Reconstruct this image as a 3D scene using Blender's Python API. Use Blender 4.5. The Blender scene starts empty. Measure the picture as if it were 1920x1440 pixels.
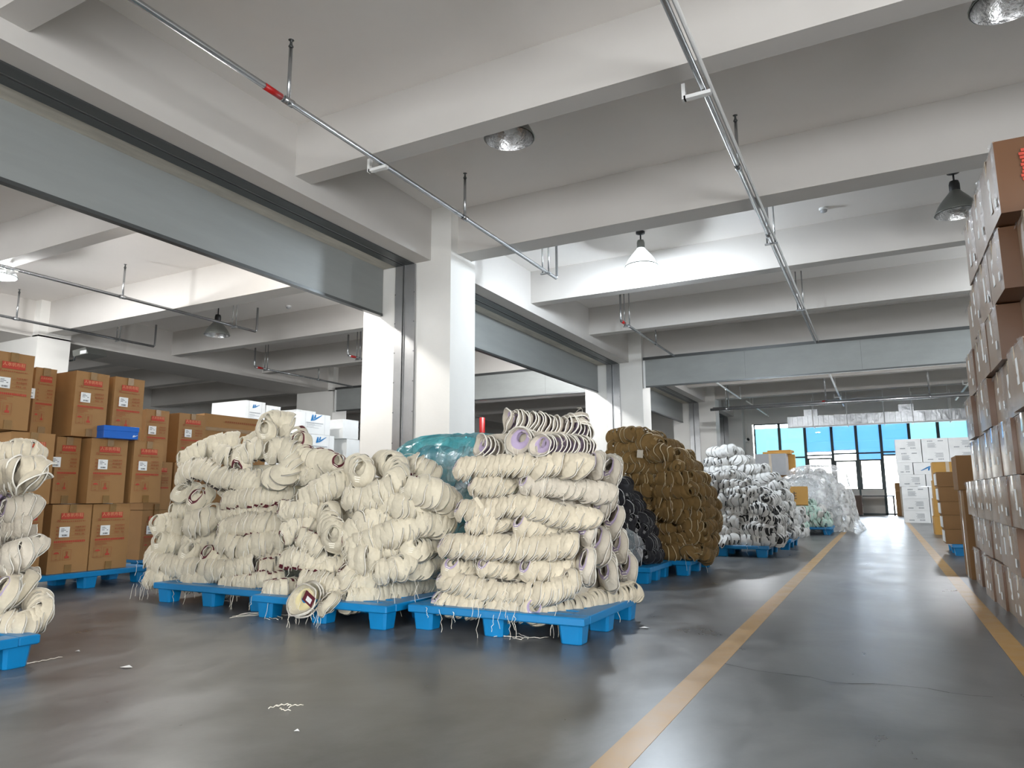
import bpy, math, random
from mathutils import Vector, Matrix, noise as mnoise

SC = bpy.context.scene
COL = SC.collection
R_ = random.Random(7)

# ------------------------------------------------------------------ camera
CW, CH, HC = 1920.0, 1440.0, 0.82
FPX = 1306.25
VX, VY_, VZ = (0.8847, -0.0772, -0.4597), (0.4660, 0.1374, 0.8740), (-0.0047, -0.9875, 0.1572)
def orthon():
    y = Vector((1655-960, 925-720, FPX)).normalized()
    x = -Vector((-1560-960, 940-720, FPX)).normalized()
    x = (x - y*x.dot(y)).normalized()
    return x, y, x.cross(y)
WX, WY, WZ = orthon()                      # world axes written in camera coordinates (right, down, forward)
def ray(px, py):
    d = Vector((px-960, py-720, FPX))
    return Vector((WX.dot(d), WY.dot(d), WZ.dot(d)))
def gnd(px, py, z=0.0):
    r = ray(px, py); t = (z-HC)/r.z
    return Vector((0, 0, HC)) + r*t
def atY(px, py, Y):
    r = ray(px, py); return Vector((0, 0, HC)) + r*(Y/r.y)
def atX(px, py, X):
    r = ray(px, py); return Vector((0, 0, HC)) + r*(X/r.x)

cam = bpy.data.cameras.new('camera')
cam.sensor_width = 36.0; cam.lens = 36.0*FPX/CW
cam.clip_start = 0.05; cam.clip_end = 300
camo = bpy.data.objects.new('camera', cam); COL.objects.link(camo)
right = Vector((WX.x, WY.x, WZ.x)); down = Vector((WX.y, WY.y, WZ.y)); fwd = Vector((WX.z, WY.z, WZ.z))
M = Matrix((right, -down, -fwd)).transposed().to_4x4(); M.translation = (0, 0, HC)
camo.matrix_world = M
SC.camera = camo

# ------------------------------------------------------------------ light
world = bpy.data.worlds.new('world'); SC.world = world; world.use_nodes = True
bg = world.node_tree.nodes['Background']
bg.inputs[0].default_value = (0.94, 0.97, 1.0, 1); bg.inputs[1].default_value = 18.0
def area(name, loc, rot, sx, sy, power, color, portal=False):
    l = bpy.data.lights.new(name, 'AREA'); l.shape = 'RECTANGLE'; l.size = sx; l.size_y = sy
    l.energy = power; l.color = color
    if portal: l.cycles.is_portal = True
    o = bpy.data.objects.new(name, l); COL.objects.link(o)
    o.location = loc; o.rotation_euler = rot
    return o
sun = bpy.data.lights.new('sun', 'SUN'); sun.energy = 10.0; sun.angle = 0.01; sun.color = (1, .95, .88)
suno = bpy.data.objects.new('sun', sun); COL.objects.link(suno)
suno.rotation_euler = (math.radians(42), 0, math.radians(-12))      # over the roof, onto the facade across the yard
# daylight through the windows of the wall behind the camera and the far window wall
area('portal_back_windows', (-2.2, -9.25, 2.0), (math.radians(90), 0, 0), 5.8, 2.2, 1, (1, 1, 1), True)
area('portal_right_windows', (5.45, -2.5, 2.1), (0, math.radians(90), 0), 2.0, 7.0, 1, (1, 1, 1), True)
area('portal_left_bay_windows', (-10.8, -9.25, 2.1), (math.radians(90), 0, 0), 7.0, 2.4, 1, (1, 1, 1), True)
area('portal_far_windows', (-0.8, 31.3, 1.9), (math.radians(-90), 0, 0), 7.6, 3.7, 1, (1, 1, 1), True)
LAMP_W = 330
SC.view_settings.view_transform = 'Standard'
SC.view_settings.look = 'None'
SC.view_settings.exposure = -0.04
SC.view_settings.gamma = 1.0
SC.view_settings.use_curve_mapping = False

# ------------------------------------------------------------------ materials
def s2l(c):
    c = c/255.0
    return c/12.92 if c <= 0.04045 else ((c+0.055)/1.055)**2.4
def rgb(r, g, b): return (s2l(r), s2l(g), s2l(b), 1)
MATS = {}
def mat(name, col, rough=0.6, metal=0.0, var=0.0, vscale=6.0, bump=0.0, bscale=30.0, coat=0.0, coatr=0.1,
        rnd=0.0, emit=None, estr=0.0, spec=0.5, rvar=0.0, stretch=None, alpha=None, sheen=0.0):
    if name in MATS: return MATS[name]
    m = bpy.data.materials.new(name); m.use_nodes = True
    nt = m.node_tree; b = nt.nodes['Principled BSDF']
    b.inputs['Base Color'].default_value = col
    b.inputs['Roughness'].default_value = rough
    b.inputs['Metallic'].default_value = metal
    b.inputs['Specular IOR Level'].default_value = spec
    b.inputs['Coat Weight'].default_value = coat
    b.inputs['Coat Roughness'].default_value = coatr
    b.inputs['Sheen Weight'].default_value = sheen
    tc = nt.nodes.new('ShaderNodeTexCoord')
    src = tc.outputs['Object']
    if stretch:
        mp = nt.nodes.new('ShaderNodeMapping'); mp.inputs['Scale'].default_value = stretch
        nt.links.new(src, mp.inputs['Vector']); src = mp.outputs['Vector']
    colsock = None
    if var > 0 or rvar > 0:
        n = nt.nodes.new('ShaderNodeTexNoise'); n.inputs['Scale'].default_value = vscale
        n.inputs['Detail'].default_value = 5; n.inputs['Roughness'].default_value = .6
        nt.links.new(src, n.inputs['Vector'])
        if var > 0:
            r = nt.nodes.new('ShaderNodeValToRGB')
            r.color_ramp.elements[0].position = .3; r.color_ramp.elements[1].position = .7
            r.color_ramp.elements[0].color = tuple(max(0, c*(1-var)) for c in col[:3])+(1,)
            r.color_ramp.elements[1].color = tuple(min(1, c*(1+var)) for c in col[:3])+(1,)
            nt.links.new(n.outputs['Fac'], r.inputs['Fac']); colsock = r.outputs['Color']
        if rvar > 0:
            mr = nt.nodes.new('ShaderNodeMapRange'); mr.inputs[1].default_value = .3; mr.inputs[2].default_value = .7
            mr.inputs[3].default_value = max(.02, rough-rvar); mr.inputs[4].default_value = rough+rvar
            nt.links.new(n.outputs['Fac'], mr.inputs[0]); nt.links.new(mr.outputs[0], b.inputs['Roughness'])
    if rnd > 0:
        oi = nt.nodes.new('ShaderNodeObjectInfo')
        hs = nt.nodes.new('ShaderNodeHueSaturation')
        mr = nt.nodes.new('ShaderNodeMapRange'); mr.inputs[3].default_value = 1-rnd; mr.inputs[4].default_value = 1+rnd
        nt.links.new(oi.outputs['Random'], mr.inputs[0]); nt.links.new(mr.outputs[0], hs.inputs['Value'])
        if colsock: nt.links.new(colsock, hs.inputs['Color'])
        else: hs.inputs['Color'].default_value = col
        colsock = hs.outputs['Color']
    if colsock: nt.links.new(colsock, b.inputs['Base Color'])
    if bump > 0:
        n2 = nt.nodes.new('ShaderNodeTexNoise'); n2.inputs['Scale'].default_value = bscale; n2.inputs['Detail'].default_value = 4
        nt.links.new(src, n2.inputs['Vector'])
        bp = nt.nodes.new('ShaderNodeBump'); bp.inputs['Strength'].default_value = bump; bp.inputs['Distance'].default_value = .02
        nt.links.new(n2.outputs['Fac'], bp.inputs['Height'])
        nt.links.new(bp.outputs['Normal'], b.inputs['Normal'])
        if coat: nt.links.new(bp.outputs['Normal'], b.inputs['Coat Normal'])
    if emit:
        b.inputs['Emission Color'].default_value = emit; b.inputs['Emission Strength'].default_value = estr
    MATS[name] = m
    return m

def film(name, tint, lo=.12, hi=.55, scale=14.0, white=.35):
    """thin wrinkled plastic film: clear, with glossy and milky folds"""
    m = bpy.data.materials.new(name); m.use_nodes = True; nt = m.node_tree
    for n in list(nt.nodes): nt.nodes.remove(n)
    out = nt.nodes.new('ShaderNodeOutputMaterial')
    tr = nt.nodes.new('ShaderNodeBsdfTransparent'); tr.inputs[0].default_value = tint
    gl = nt.nodes.new('ShaderNodeBsdfGlossy'); gl.inputs['Roughness'].default_value = .16
    df = nt.nodes.new('ShaderNodeBsdfDiffuse'); df.inputs[0].default_value = tint
    mx = nt.nodes.new('ShaderNodeMixShader'); mx.inputs[0].default_value = white
    mo = nt.nodes.new('ShaderNodeMixShader')
    tc = nt.nodes.new('ShaderNodeTexCoord')
    n = nt.nodes.new('ShaderNodeTexNoise'); n.inputs['Scale'].default_value = scale; n.inputs['Detail'].default_value = 6
    n.inputs['Distortion'].default_value = 1.2
    mr = nt.nodes.new('ShaderNodeMapRange'); mr.inputs[1].default_value = .35; mr.inputs[2].default_value = .7
    mr.inputs[3].default_value = lo; mr.inputs[4].default_value = hi
    bp = nt.nodes.new('ShaderNodeBump'); bp.inputs['Strength'].default_value = .8; bp.inputs['Distance'].default_value = .03
    L = nt.links.new
    L(tc.outputs['Object'], n.inputs['Vector']); L(n.outputs['Fac'], mr.inputs[0]); L(n.outputs['Fac'], bp.inputs['Height'])
    L(bp.outputs['Normal'], gl.inputs['Normal'])
    L(gl.outputs[0], mx.inputs[1]); L(df.outputs[0], mx.inputs[2])
    L(mr.outputs[0], mo.inputs[0]); L(tr.outputs[0], mo.inputs[1]); L(mx.outputs[0], mo.inputs[2])
    L(mo.outputs[0], out.inputs[0])
    MATS[name] = m
    return m

def blind_mat(name, col, trans):
    m = bpy.data.materials.new(name); m.use_nodes = True; nt = m.node_tree
    for n in list(nt.nodes): nt.nodes.remove(n)
    out = nt.nodes.new('ShaderNodeOutputMaterial')
    d = nt.nodes.new('ShaderNodeBsdfDiffuse'); d.inputs[0].default_value = col
    t = nt.nodes.new('ShaderNodeBsdfTranslucent'); t.inputs[0].default_value = trans
    mx = nt.nodes.new('ShaderNodeMixShader'); mx.inputs[0].default_value = .6
    nt.links.new(d.outputs[0], mx.inputs[1]); nt.links.new(t.outputs[0], mx.inputs[2]); nt.links.new(mx.outputs[0], out.inputs[0])
    MATS[name] = m
    return m

def glass_mat(name):
    m = bpy.data.materials.new(name); m.use_nodes = True; nt = m.node_tree
    for n in list(nt.nodes): nt.nodes.remove(n)
    out = nt.nodes.new('ShaderNodeOutputMaterial')
    t = nt.nodes.new('ShaderNodeBsdfTransparent'); t.inputs[0].default_value = (.93, .97, 1, 1)
    g = nt.nodes.new('ShaderNodeBsdfGlossy'); g.inputs['Roughness'].default_value = .02
    fr = nt.nodes.new('ShaderNodeFresnel'); fr.inputs[0].default_value = 1.5
    mx = nt.nodes.new('ShaderNodeMixShader')
    nt.links.new(fr.outputs[0], mx.inputs[0]); nt.links.new(t.outputs[0], mx.inputs[1]); nt.links.new(g.outputs[0], mx.inputs[2])
    nt.links.new(mx.outputs[0], out.inputs[0])
    MATS[name] = m
    return m

def floor_mat():
    m = bpy.data.materials.new('polished_concrete'); m.use_nodes = True; nt = m.node_tree; b = nt.nodes['Principled BSDF']
    tc = nt.nodes.new('ShaderNodeTexCoord'); L = nt.links.new
    def nz(scale, det, st=(1, 1, 1), dist=0.0):
        mp = nt.nodes.new('ShaderNodeMapping'); mp.inputs['Scale'].default_value = st
        n = nt.nodes.new('ShaderNodeTexNoise'); n.inputs['Scale'].default_value = scale; n.inputs['Detail'].default_value = det
        n.inputs['Roughness'].default_value = .62; n.inputs['Distortion'].default_value = dist
        L(tc.outputs['Object'], mp.inputs[0]); L(mp.outputs[0], n.inputs['Vector']); return n
    a = nz(.8, 6, (1, 1, 1), .5); c = nz(2.6, 6, (1.3, .8, 1), .6); e = nz(60, 4)
    mixv = nt.nodes.new('ShaderNodeMath'); mixv.operation = 'MULTIPLY_ADD'; mixv.inputs[1].default_value = .55
    L(a.outputs['Fac'], mixv.inputs[0])
    sc = nt.nodes.new('ShaderNodeMath'); sc.operation = 'MULTIPLY'; sc.inputs[1].default_value = .45
    L(c.outputs['Fac'], sc.inputs[0]); L(sc.outputs[0], mixv.inputs[2])
    rp = nt.nodes.new('ShaderNodeValToRGB'); el = rp.color_ramp.elements
    el[0].position = .41; el[0].color = (.066, .068, .068, 1); el[1].position = .60; el[1].color = (.150, .152, .150, 1)
    L(mixv.outputs[0], rp.inputs[0]); L(rp.outputs[0], b.inputs['Base Color'])
    mr = nt.nodes.new('ShaderNodeMapRange'); mr.inputs[1].default_value = .3; mr.inputs[2].default_value = .7
    mr.inputs[3].default_value = .27; mr.inputs[4].default_value = .36
    L(c.outputs['Fac'], mr.inputs[0]); L(mr.outputs[0], b.inputs['Roughness'])
    bp = nt.nodes.new('ShaderNodeBump'); bp.inputs['Strength'].default_value = .04; bp.inputs['Distance'].default_value = .004
    L(e.outputs['Fac'], bp.inputs['Height']); L(bp.outputs[0], b.inputs['Normal'])
    b.inputs['Specular IOR Level'].default_value = .65
    MATS['polished_concrete'] = m
    return m

CREAM_WALL = mat('white_wall_paint', rgb(226, 224, 219), .75, var=.03, vscale=1.5, bump=.05, bscale=40)
CEILS = mat('slab_paint_lit', rgb(236, 231, 226), .85, var=.03, vscale=.7)  # slab lighter than the beams: bounce light put into its colour
CEIL = mat('beam_paint_dimmed', rgb(200, 196, 191), .85, var=.04, vscale=.7)  # beams share the slab's paint, toned down here against strong front light
STAIN = mat('stained_plaster', rgb(196, 190, 178), .85, var=.22, vscale=2.2, stretch=(3, .6, 1))
FLOOR = floor_mat()
YEL = mat('yellow_line_paint', rgb(166, 128, 66), .36, var=.10, vscale=5, rvar=.08)
GALV = mat('galvanised_sheet', rgb(146, 149, 147), .5, metal=.12, var=.07, vscale=1.6, stretch=(1, .35, 2.5))
STEEL = mat('steel_rail', rgb(168, 168, 168), .3, metal=.6, var=.08, vscale=4)
DKSTEEL = mat('dark_steel', rgb(88, 90, 90), .35, metal=.6)
PIPE = mat('galvanised_pipe', rgb(178, 180, 182), .24, metal=.9)
WPIPE = mat('white_pipe', rgb(228, 228, 226), .4)
REDP = mat('red_paint', rgb(168, 20, 18), .4)
LAMPM = mat('lamp_aluminium', rgb(128, 130, 126), .34, metal=.8)
LAMPIN = mat('lamp_reflector', rgb(190, 190, 190), .22, metal=.95, bump=.3, bscale=40)
LAMPGLOW = mat('lamp_lit_shade', rgb(225, 232, 235), .4, emit=(.9, .97, 1, 1), estr=1.3)
BULB = mat('lamp_bulb', rgb(255, 255, 255), .4, emit=(.93, .98, 1, 1), estr=30)
DARK = mat('black_plastic', rgb(28, 28, 30), .45)
BLUEP = mat('blue_pallet_plastic', rgb(5, 124, 184), .36, var=.06, vscale=5, rnd=.06)
FRAME = mat('green_grey_window_frame', rgb(40, 62, 64), .4)
CARD = mat('brown_cardboard', rgb(156, 116, 70), .72, var=.05, vscale=3, rnd=.05)
CARDW = mat('white_cardboard', rgb(224, 226, 226), .6, var=.04, vscale=4, rnd=.03)
CARDF = mat('film_wrapped_cardboard', rgb(150, 126, 104), .5, var=.06, vscale=3, rnd=.05, bump=.14, bscale=6, coat=.3, coatr=.22)
CARDO = mat('shaded_orange_brown_cardboard', rgb(92, 57, 24), .5, var=.06, vscale=3, coat=.3, coatr=.2)  # bare orange-brown board, darkened further so the end faces read as shaded
CARD_SHADE = mat('shaded_brown_cardboard', rgb(128, 92, 50), .7, var=.05, vscale=3)  # ordinary brown cardboard with the shade of the backlit stacks in its colour
CARDY = mat('yellow_cardboard', rgb(188, 142, 70), .7, var=.05, vscale=4)
CARDG = mat('grey_carton_board', rgb(176, 177, 180), .6, var=.04)
TAPE = mat('brown_tape', rgb(140, 108, 66), .16, coat=.6, var=.08, vscale=20)
TAPEC = mat('clear_tape', rgb(196, 180, 158), .16, coat=.6)
REDINK = mat('red_ink', rgb(176, 62, 44), .7, var=.12, vscale=40)
INKBR = mat('brown_red_ink', rgb(150, 82, 46), .7)
CARDINK = mat('knockout_ink', rgb(206, 146, 104), .7)
LABEL = mat('label_paper', rgb(232, 233, 232), .6)
INK = mat('black_ink', rgb(50, 50, 52), .6)
BLUEINK = mat('blue_ink', rgb(20, 112, 172), .6)
GREYINK = mat('grey_ink', rgb(134, 140, 146), .6)
BLUEBOX = mat('blue_shoe_box', rgb(16, 96, 190), .45)
STRING = mat('white_string', rgb(232, 226, 212), .8)
CREAM = mat('cream_canvas', rgb(206, 195, 172), .85, var=.05, vscale=30, rnd=.09, bump=.35, bscale=45, sheen=.2)
CREAM2 = mat('ivory_canvas', rgb(206, 197, 175), .85, var=.05, vscale=30, rnd=.09, bump=.35, bscale=45, sheen=.2)
GREYW = mat('grey_white_canvas', rgb(196, 187, 171), .85, var=.05, vscale=30, rnd=.09, bump=.35, bscale=45, sheen=.2)
RIM = mat('cream_edge_binding', rgb(248, 243, 230), .8)
PURPLE = mat('lilac_lining', rgb(172, 156, 184), .85, var=.05, vscale=20)
YLIN = mat('pale_yellow_lining', rgb(222, 210, 164), .85, var=.05, vscale=20)
MAROON = mat('maroon_heel_tab', rgb(88, 20, 34), .7)
BLKTAB = mat('black_heel_tab', rgb(40, 32, 32), .7)
TAN = mat('tan_upper', rgb(118, 92, 50), .85, var=.10, vscale=12, rnd=.14)
TANRIM = mat('tan_edge_binding', rgb(206, 186, 148), .8)
TANLIN = mat('tan_lining', rgb(160, 136, 92), .85)
BLACKU = mat('black_upper', rgb(22, 22, 28), .8, rnd=.2)
BLKRIM = mat('white_edge_binding', rgb(200, 200, 200), .8)
WHITEU = mat('white_upper', rgb(226, 225, 222), .7, rnd=.08)
WHITEL = mat('grey_lining', rgb(186, 186, 182), .8)
BLACKP = mat('black_panel', rgb(24, 24, 26), .6)
TEALU = mat('teal_upper', rgb(30, 142, 160), .7, rnd=.12)
TEALD = mat('dark_teal_edge', rgb(14, 84, 104), .7)
MINTU = mat('mint_upper', rgb(196, 224, 212), .7, rnd=.08)
CLEARFILM = film('clear_film', (.96, .97, .98, 1), .25, .7, 9, .6)
BAGFILM = film('grey_bag_film', (.72, .76, .80, 1), .35, .6, 6, .5)
TEALFILM = film('teal_film', (.24, .74, .80, 1), .25, .62, 7, .5)
EDGEFILM = film('stretch_film', (.95, .95, .96, 1), .06, .34, 18, .3)
FOIL = mat('foil_duct', rgb(150, 152, 154), .30, metal=.9, bump=.9, bscale=5)
BLIND = blind_mat('blue_blind', (.4, .55, .7, 1), (.23, .41, .60, 1))
BLINDC = blind_mat('cyan_blind', (.4, .6, .65, 1), (.36, .52, .56, 1))
GLASS = glass_mat('window_glass')
FACADE = mat('facade_render', rgb(232, 222, 206), .8)
FACADEB = mat('facade_band', rgb(196, 200, 206), .8)
YARD = mat('yard_paving', rgb(170, 168, 164), .9)

# ------------------------------------------------------------------ mesh helpers
class MB:
    def __init__(s): s.v = []; s.f = []; s.m = []; s.sm = []
    def add(s, vs, fs, mi=0, smooth=False):
        o = len(s.v); s.v += [tuple(v) for v in vs]
        for f in fs: s.f.append(tuple(i+o for i in f)); s.m.append(mi); s.sm.append(smooth)
    def box(s, c, sz, mi=0, bev=0.0, rz=0.0):
        x, y, z = sz[0]/2, sz[1]/2, sz[2]/2
        if bev <= 0:
            vs = [(a*x, b*y, d*z) for d in (-1, 1) for b in (-1, 1) for a in (-1, 1)]
            fs = [(0, 2, 3, 1), (4, 5, 7, 6), (0, 1, 5, 4), (2, 6, 7, 3), (0, 4, 6, 2), (1, 3, 7, 5)]
        else:
            b_ = min(bev, x*.49, y*.49, z*.49); vs = []; 
            def ring(zz, e): return [((x-e)*sx if k == 0 else x*sx, 0, zz) for sx in (1,) for k in (0,)]
            def oct_(zz, inn):
                X, Y = x-inn, y-inn; B = b_
                return [(X-B, -Y, zz), (X, -Y+B, zz), (X, Y-B, zz), (X-B, Y, zz), (-X+B, Y, zz), (-X, Y-B, zz), (-X, -Y+B, zz), (-X+B, -Y, zz)]
            for zz, inn in ((-z, b_), (-z+b_, 0), (z-b_, 0), (z, b_)): vs += oct_(zz, inn)
            fs = [tuple(range(7, -1, -1)), tuple(range(24, 32))]
            for r in range(3):
                for k in range(8): fs.append((r*8+k, r*8+(k+1) % 8, r*8+8+(k+1) % 8, r*8+8+k))
        ca, sa = math.cos(rz), math.sin(rz)
        s.add([(c[0]+v[0]*ca-v[1]*sa, c[1]+v[0]*sa+v[1]*ca, c[2]+v[2]) for v in vs], fs, mi)
        return s
    def b(s, x0, x1, y0, y1, z0, z1, mi=0, bev=0.0):
        return s.box(((x0+x1)/2, (y0+y1)/2, (z0+z1)/2), (x1-x0, y1-y0, z1-z0), mi, bev)
    def tube(s, pts, r, n=8, mi=0, cap=True):
        pts = [Vector(p) for p in pts]; vs = []; fs = []
        prev = None
        for i, p in enumerate(pts):
            t = (pts[min(i+1, len(pts)-1)]-pts[max(i-1, 0)]).normalized()
            ref = Vector((0, 0, 1)) if abs(t.z) < .9 else Vector((1, 0, 0))
            a = t.cross(ref).normalized()
            if prev is not None:
                a = (prev - t*prev.dot(t)).normalized()
            prev = a; b_ = t.cross(a)
            rr = r[i] if isinstance(r, (list, tuple)) else r
            for k in range(n):
                an = 2*math.pi*k/n
                vs.append(p + a*math.cos(an)*rr + b_*math.sin(an)*rr)
        for i in range(len(pts)-1):
            for k in range(n):
                fs.append((i*n+k, i*n+(k+1) % n, (i+1)*n+(k+1) % n, (i+1)*n+k))
        if cap:
            fs.append(tuple(range(n-1, -1, -1))); fs.append(tuple((len(pts)-1)*n+k for k in range(n)))
        s.add(vs, fs, mi, True); return s
    def lathe(s, prof, n=24, c=(0, 0, 0), mi=0):
        vs = []; fs = []
        for (r, z) in prof:
            for k in range(n):
                a = 2*math.pi*k/n; vs.append((c[0]+r*math.cos(a), c[1]+r*math.sin(a), c[2]+z))
        for i in range(len(prof)-1):
            for k in range(n): fs.append((i*n+k, i*n+(k+1) % n, (i+1)*n+(k+1) % n, (i+1)*n+k))
        s.add(vs, fs, mi, True); return s
    def poly(s, pts, mi=0): s.add(pts, [tuple(range(len(pts)))], mi); return s
    def mesh(s, name, mats):
        me = bpy.data.meshes.new(name); me.from_pydata(s.v, [], s.f)
        for m in (mats if isinstance(mats, (list, tuple)) else [mats]): me.materials.append(m)
        me.polygons.foreach_set('material_index', s.m); me.polygons.foreach_set('use_smooth', s.sm)
        me.update(); return me
    def build(s, name, mats, parent=None, loc=(0, 0, 0), rz=0.0):
        return link(name, s.mesh(name, mats), parent, loc, rz)

def link(name, me, parent=None, loc=(0, 0, 0), rz=0.0):
    o = bpy.data.objects.new(name, me); COL.objects.link(o)
    o.location = loc
    if rz: o.rotation_euler = (0, 0, rz)
    if parent is not None: o.parent = parent
    return o
def tag(o, label, cat=None, group=None, kind=None):
    o['label'] = label
    if cat: o['category'] = cat
    if group: o['group'] = group
    if kind: o['kind'] = kind
    return o
def thing(name, label, cat, loc=(0, 0, 0), rz=0.0, group=None):
    o = bpy.data.objects.new(name, None); COL.objects.link(o)
    o.empty_display_size = .1; o.location = loc
    if rz: o.rotation_euler = (0, 0, rz)
    return tag(o, label, cat, group)
def struct(o, label): o['kind'] = 'structure'; o['label'] = label; return o
TXT = {}
def text_mesh(s, size, m):
    key = (s, size, m.name)
    if key in TXT: return TXT[key]
    cu = bpy.data.curves.new('lettering', 'FONT'); cu.body = s; cu.size = size; cu.align_x = 'CENTER'; cu.align_y = 'CENTER'
    cu.resolution_u = 2
    o = bpy.data.objects.new('lettering', cu); COL.objects.link(o)
    dg = bpy.context.evaluated_depsgraph_get()
    me = bpy.data.meshes.new_from_object(o.evaluated_get(dg)); me.name = 'lettering'
    bpy.data.objects.remove(o); bpy.data.curves.remove(cu)
    me.materials.clear(); me.materials.append(m)
    for v in me.vertices: v.co = Vector((v.co.x, -v.co.z, v.co.y))      # stand it up: facing -Y
    TXT[key] = me
    return me
def nz(x, y, z): return mnoise.noise(Vector((x, y, z)))
ORD = ['zeroth', 'first', 'second', 'third', 'fourth', 'fifth', 'sixth', 'seventh', 'eighth', 'ninth', 'tenth', 'eleventh', 'twelfth',
       'thirteenth', 'fourteenth', 'fifteenth', 'sixteenth', 'seventeenth', 'eighteenth', 'nineteenth', 'twentieth']

# ------------------------------------------------------------------ the hall
XL, XR, YB, YF, ZC = -24.0, 5.2, -9.0, 31.0, 4.81
floor = struct(MB().b(XL, XR, YB, YF+1.2, -.12, 0).build('floor', FLOOR), 'polished grey concrete floor of the warehouse')
for x0, x1, y1 in ((-.853, -.748, 24.0), (.50, .605, 24.5)):
    MB().b(x0, x1, YB+.3, y1, -.02, .0012).build('floor_line', YEL, floor)
cr = [gnd(*p) for p in ((1338, 1240), (1375, 1248), (1420, 1258), (1470, 1264), (1520, 1270), (1555, 1279), (1590, 1282), (1640, 1282), (1690, 1286), (1740, 1291), (1780, 1299), (1820, 1304), (1862, 1307))]
m_ = MB()
for i in range(len(cr)-1):
    w = .0022 if i % 3 else .0036
    d = (cr[i+1]-cr[i]).normalized(); n = Vector((-d.y, d.x, 0))*w
    m_.poly([cr[i]+n+Vector((0, 0, .0008)), cr[i]-n+Vector((0, 0, .0008)), cr[i+1]-n+Vector((0, 0, .0008)), cr[i+1]+n+Vector((0, 0, .0008))])
m_.build('floor_crack', DARK, floor)

ceil = struct(MB().b(XL, XR, YB, YF+.3, ZC, ZC+.2).build('ceiling', CEILS), 'grey-white concrete ceiling slab with beams')
BEAMY = [-6.65, -3.75, -.75, 2.25, 5.16, 7.92, 10.9, 13.74, 16.62, 19.5, 22.3, 25.05, 27.9]
for y in BEAMY:
    col = any(abs(y-c) < .4 for c in (-.75, 7.92, 16.62, 25.05))
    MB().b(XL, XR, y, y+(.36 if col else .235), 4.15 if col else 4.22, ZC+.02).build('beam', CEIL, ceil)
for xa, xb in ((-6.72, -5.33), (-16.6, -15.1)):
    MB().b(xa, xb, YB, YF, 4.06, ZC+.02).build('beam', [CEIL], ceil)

wl = struct(MB().b(XL-.2, XL, YB, YF, 0, ZC).build('wall_left', CREAM_WALL), 'white far left wall of the warehouse')
wr = struct(MB().b(XR, XR+.2, YB, -6, 0, ZC).b(XR, XR+.2, 1, YF, 0, ZC).b(XR, XR+.2, -6, 1, 0, 1.1).b(XR, XR+.2, -6, 1, 3.1, ZC).build('wall_right', CREAM_WALL), 'white right wall behind the carton wall')
wb = MB()
wins = [(-14.3, -7.3), (-5.1, .7)]
xs = XL
for a, b_ in wins:
    wb.b(xs, a, YB-.2, YB, 0, ZC); wb.b(a, b_, YB-.2, YB, 0, .9); wb.b(a, b_, YB-.2, YB, 3.1, ZC); xs = b_
wb.b(xs, XR, YB-.2, YB, 0, ZC)
struct(wb.build('wall_back', CREAM_WALL), 'white wall with windows behind the viewer')
wf = MB()
wf.b(XL, -4.72, YF, YF+.25, 0, ZC); wf.b(3.1, XR, YF, YF+.25, 0, ZC); wf.b(-4.72, 3.1, YF, YF+.25, 3.74, ZC)
struct(wf.build('wall_front', CREAM_WALL), 'white end wall around the tall window front')

# columns of the row beside the aisle and of the row beyond the left bay
COLY = [-.86, 7.74, 16.40, 24.95, 30.35]
for i, y in enumerate(COLY):
    d = .65
    c = MB().b(-6.5, -5.0, y, y+d, 0, 4.07).b(-5.34, -5.0, y, y+d, 4.07, ZC).build('column', CREAM_WALL)
    struct(c, 'white square column, %s from the viewer, beside the aisle piles' % ORD[i+1])
for i, y in enumerate(COLY[:4]):
    c = MB().b(-16.4, -14.9, y, y+.65, 0, 4.08).b(-15.11, -14.9, y, y+.65, 4.05, ZC).build('column', CREAM_WALL)
    struct(c, 'white column beyond the left bay, %s from the viewer' % ORD[i+1])

# ------------------------------------------------------------------ fire shutters
def shutter_y(y0, y1, label):
    t = thing('fire_shutter', label, 'fire shutter', (-6.4, (y0+y1)/2, 3.37))
    ox, oy, oz = t.location
    L = y1-y0
    m = MB().b(.19, .25, -L/2, L/2, .02, .685)
    m.build('housing', GALV, t)
    MB().b(.182, .258, -L/2, L/2, -.012, .024).build('bottom_rail', DKSTEEL, t)
    MB().b(-.01, .254, -L/2, L/2, .684, .692).build('top_flashing', DKSTEEL, t)
    # stained plaster soffit and the steel slot of the curtain
    MB().b(.25, .50, -L/2, L/2, .683, .6895).build('soffit_strip', STAIN, t)
    MB().b(.492, .62, -L/2, L/2, .672, .6895).build('slot_channel', DKSTEEL, t)
    MB().b(.66, .80, -L/2, L/2, .672, .6895).build('slot_channel', DKSTEEL, t)
    MB().b(.62, .66, -L/2, L/2, .682, .6895).build('slot_gap', STEEL, t)
    for s in (-1, 1):
        m = MB()
        yy = s*(L/2-.012)
        for xa, xb in ((.49, .625), (.665, .83)):
            m.b(xa, xb, yy-.012, yy+.012, -3.37, .672)
        m.b(.625, .632, yy-.03, yy+.03, -3.37, .672); m.b(.658, .665, yy-.03, yy+.03, -3.37, .672)
        g = m.build('guide_rail', STEEL, t)
        MB().b(.632, .658, yy-.004, yy+.004, -3.37, .672).build('rail_slot', DKSTEEL, g)
        m = MB()
        for k in range(9):
            for xx in (.497, .822): m.box((xx, yy-s*.014, -3.1+k*.42), (.012, .008, .012))
        m.build('rivet', DKSTEEL, g)['kind'] = 'stuff'
    return t
yy = [(COLY[0]+.65, COLY[1]), (COLY[1]+.65, COLY[2]), (COLY[2]+.65, COLY[3]), (COLY[3]+.65, COLY[4])]
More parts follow.
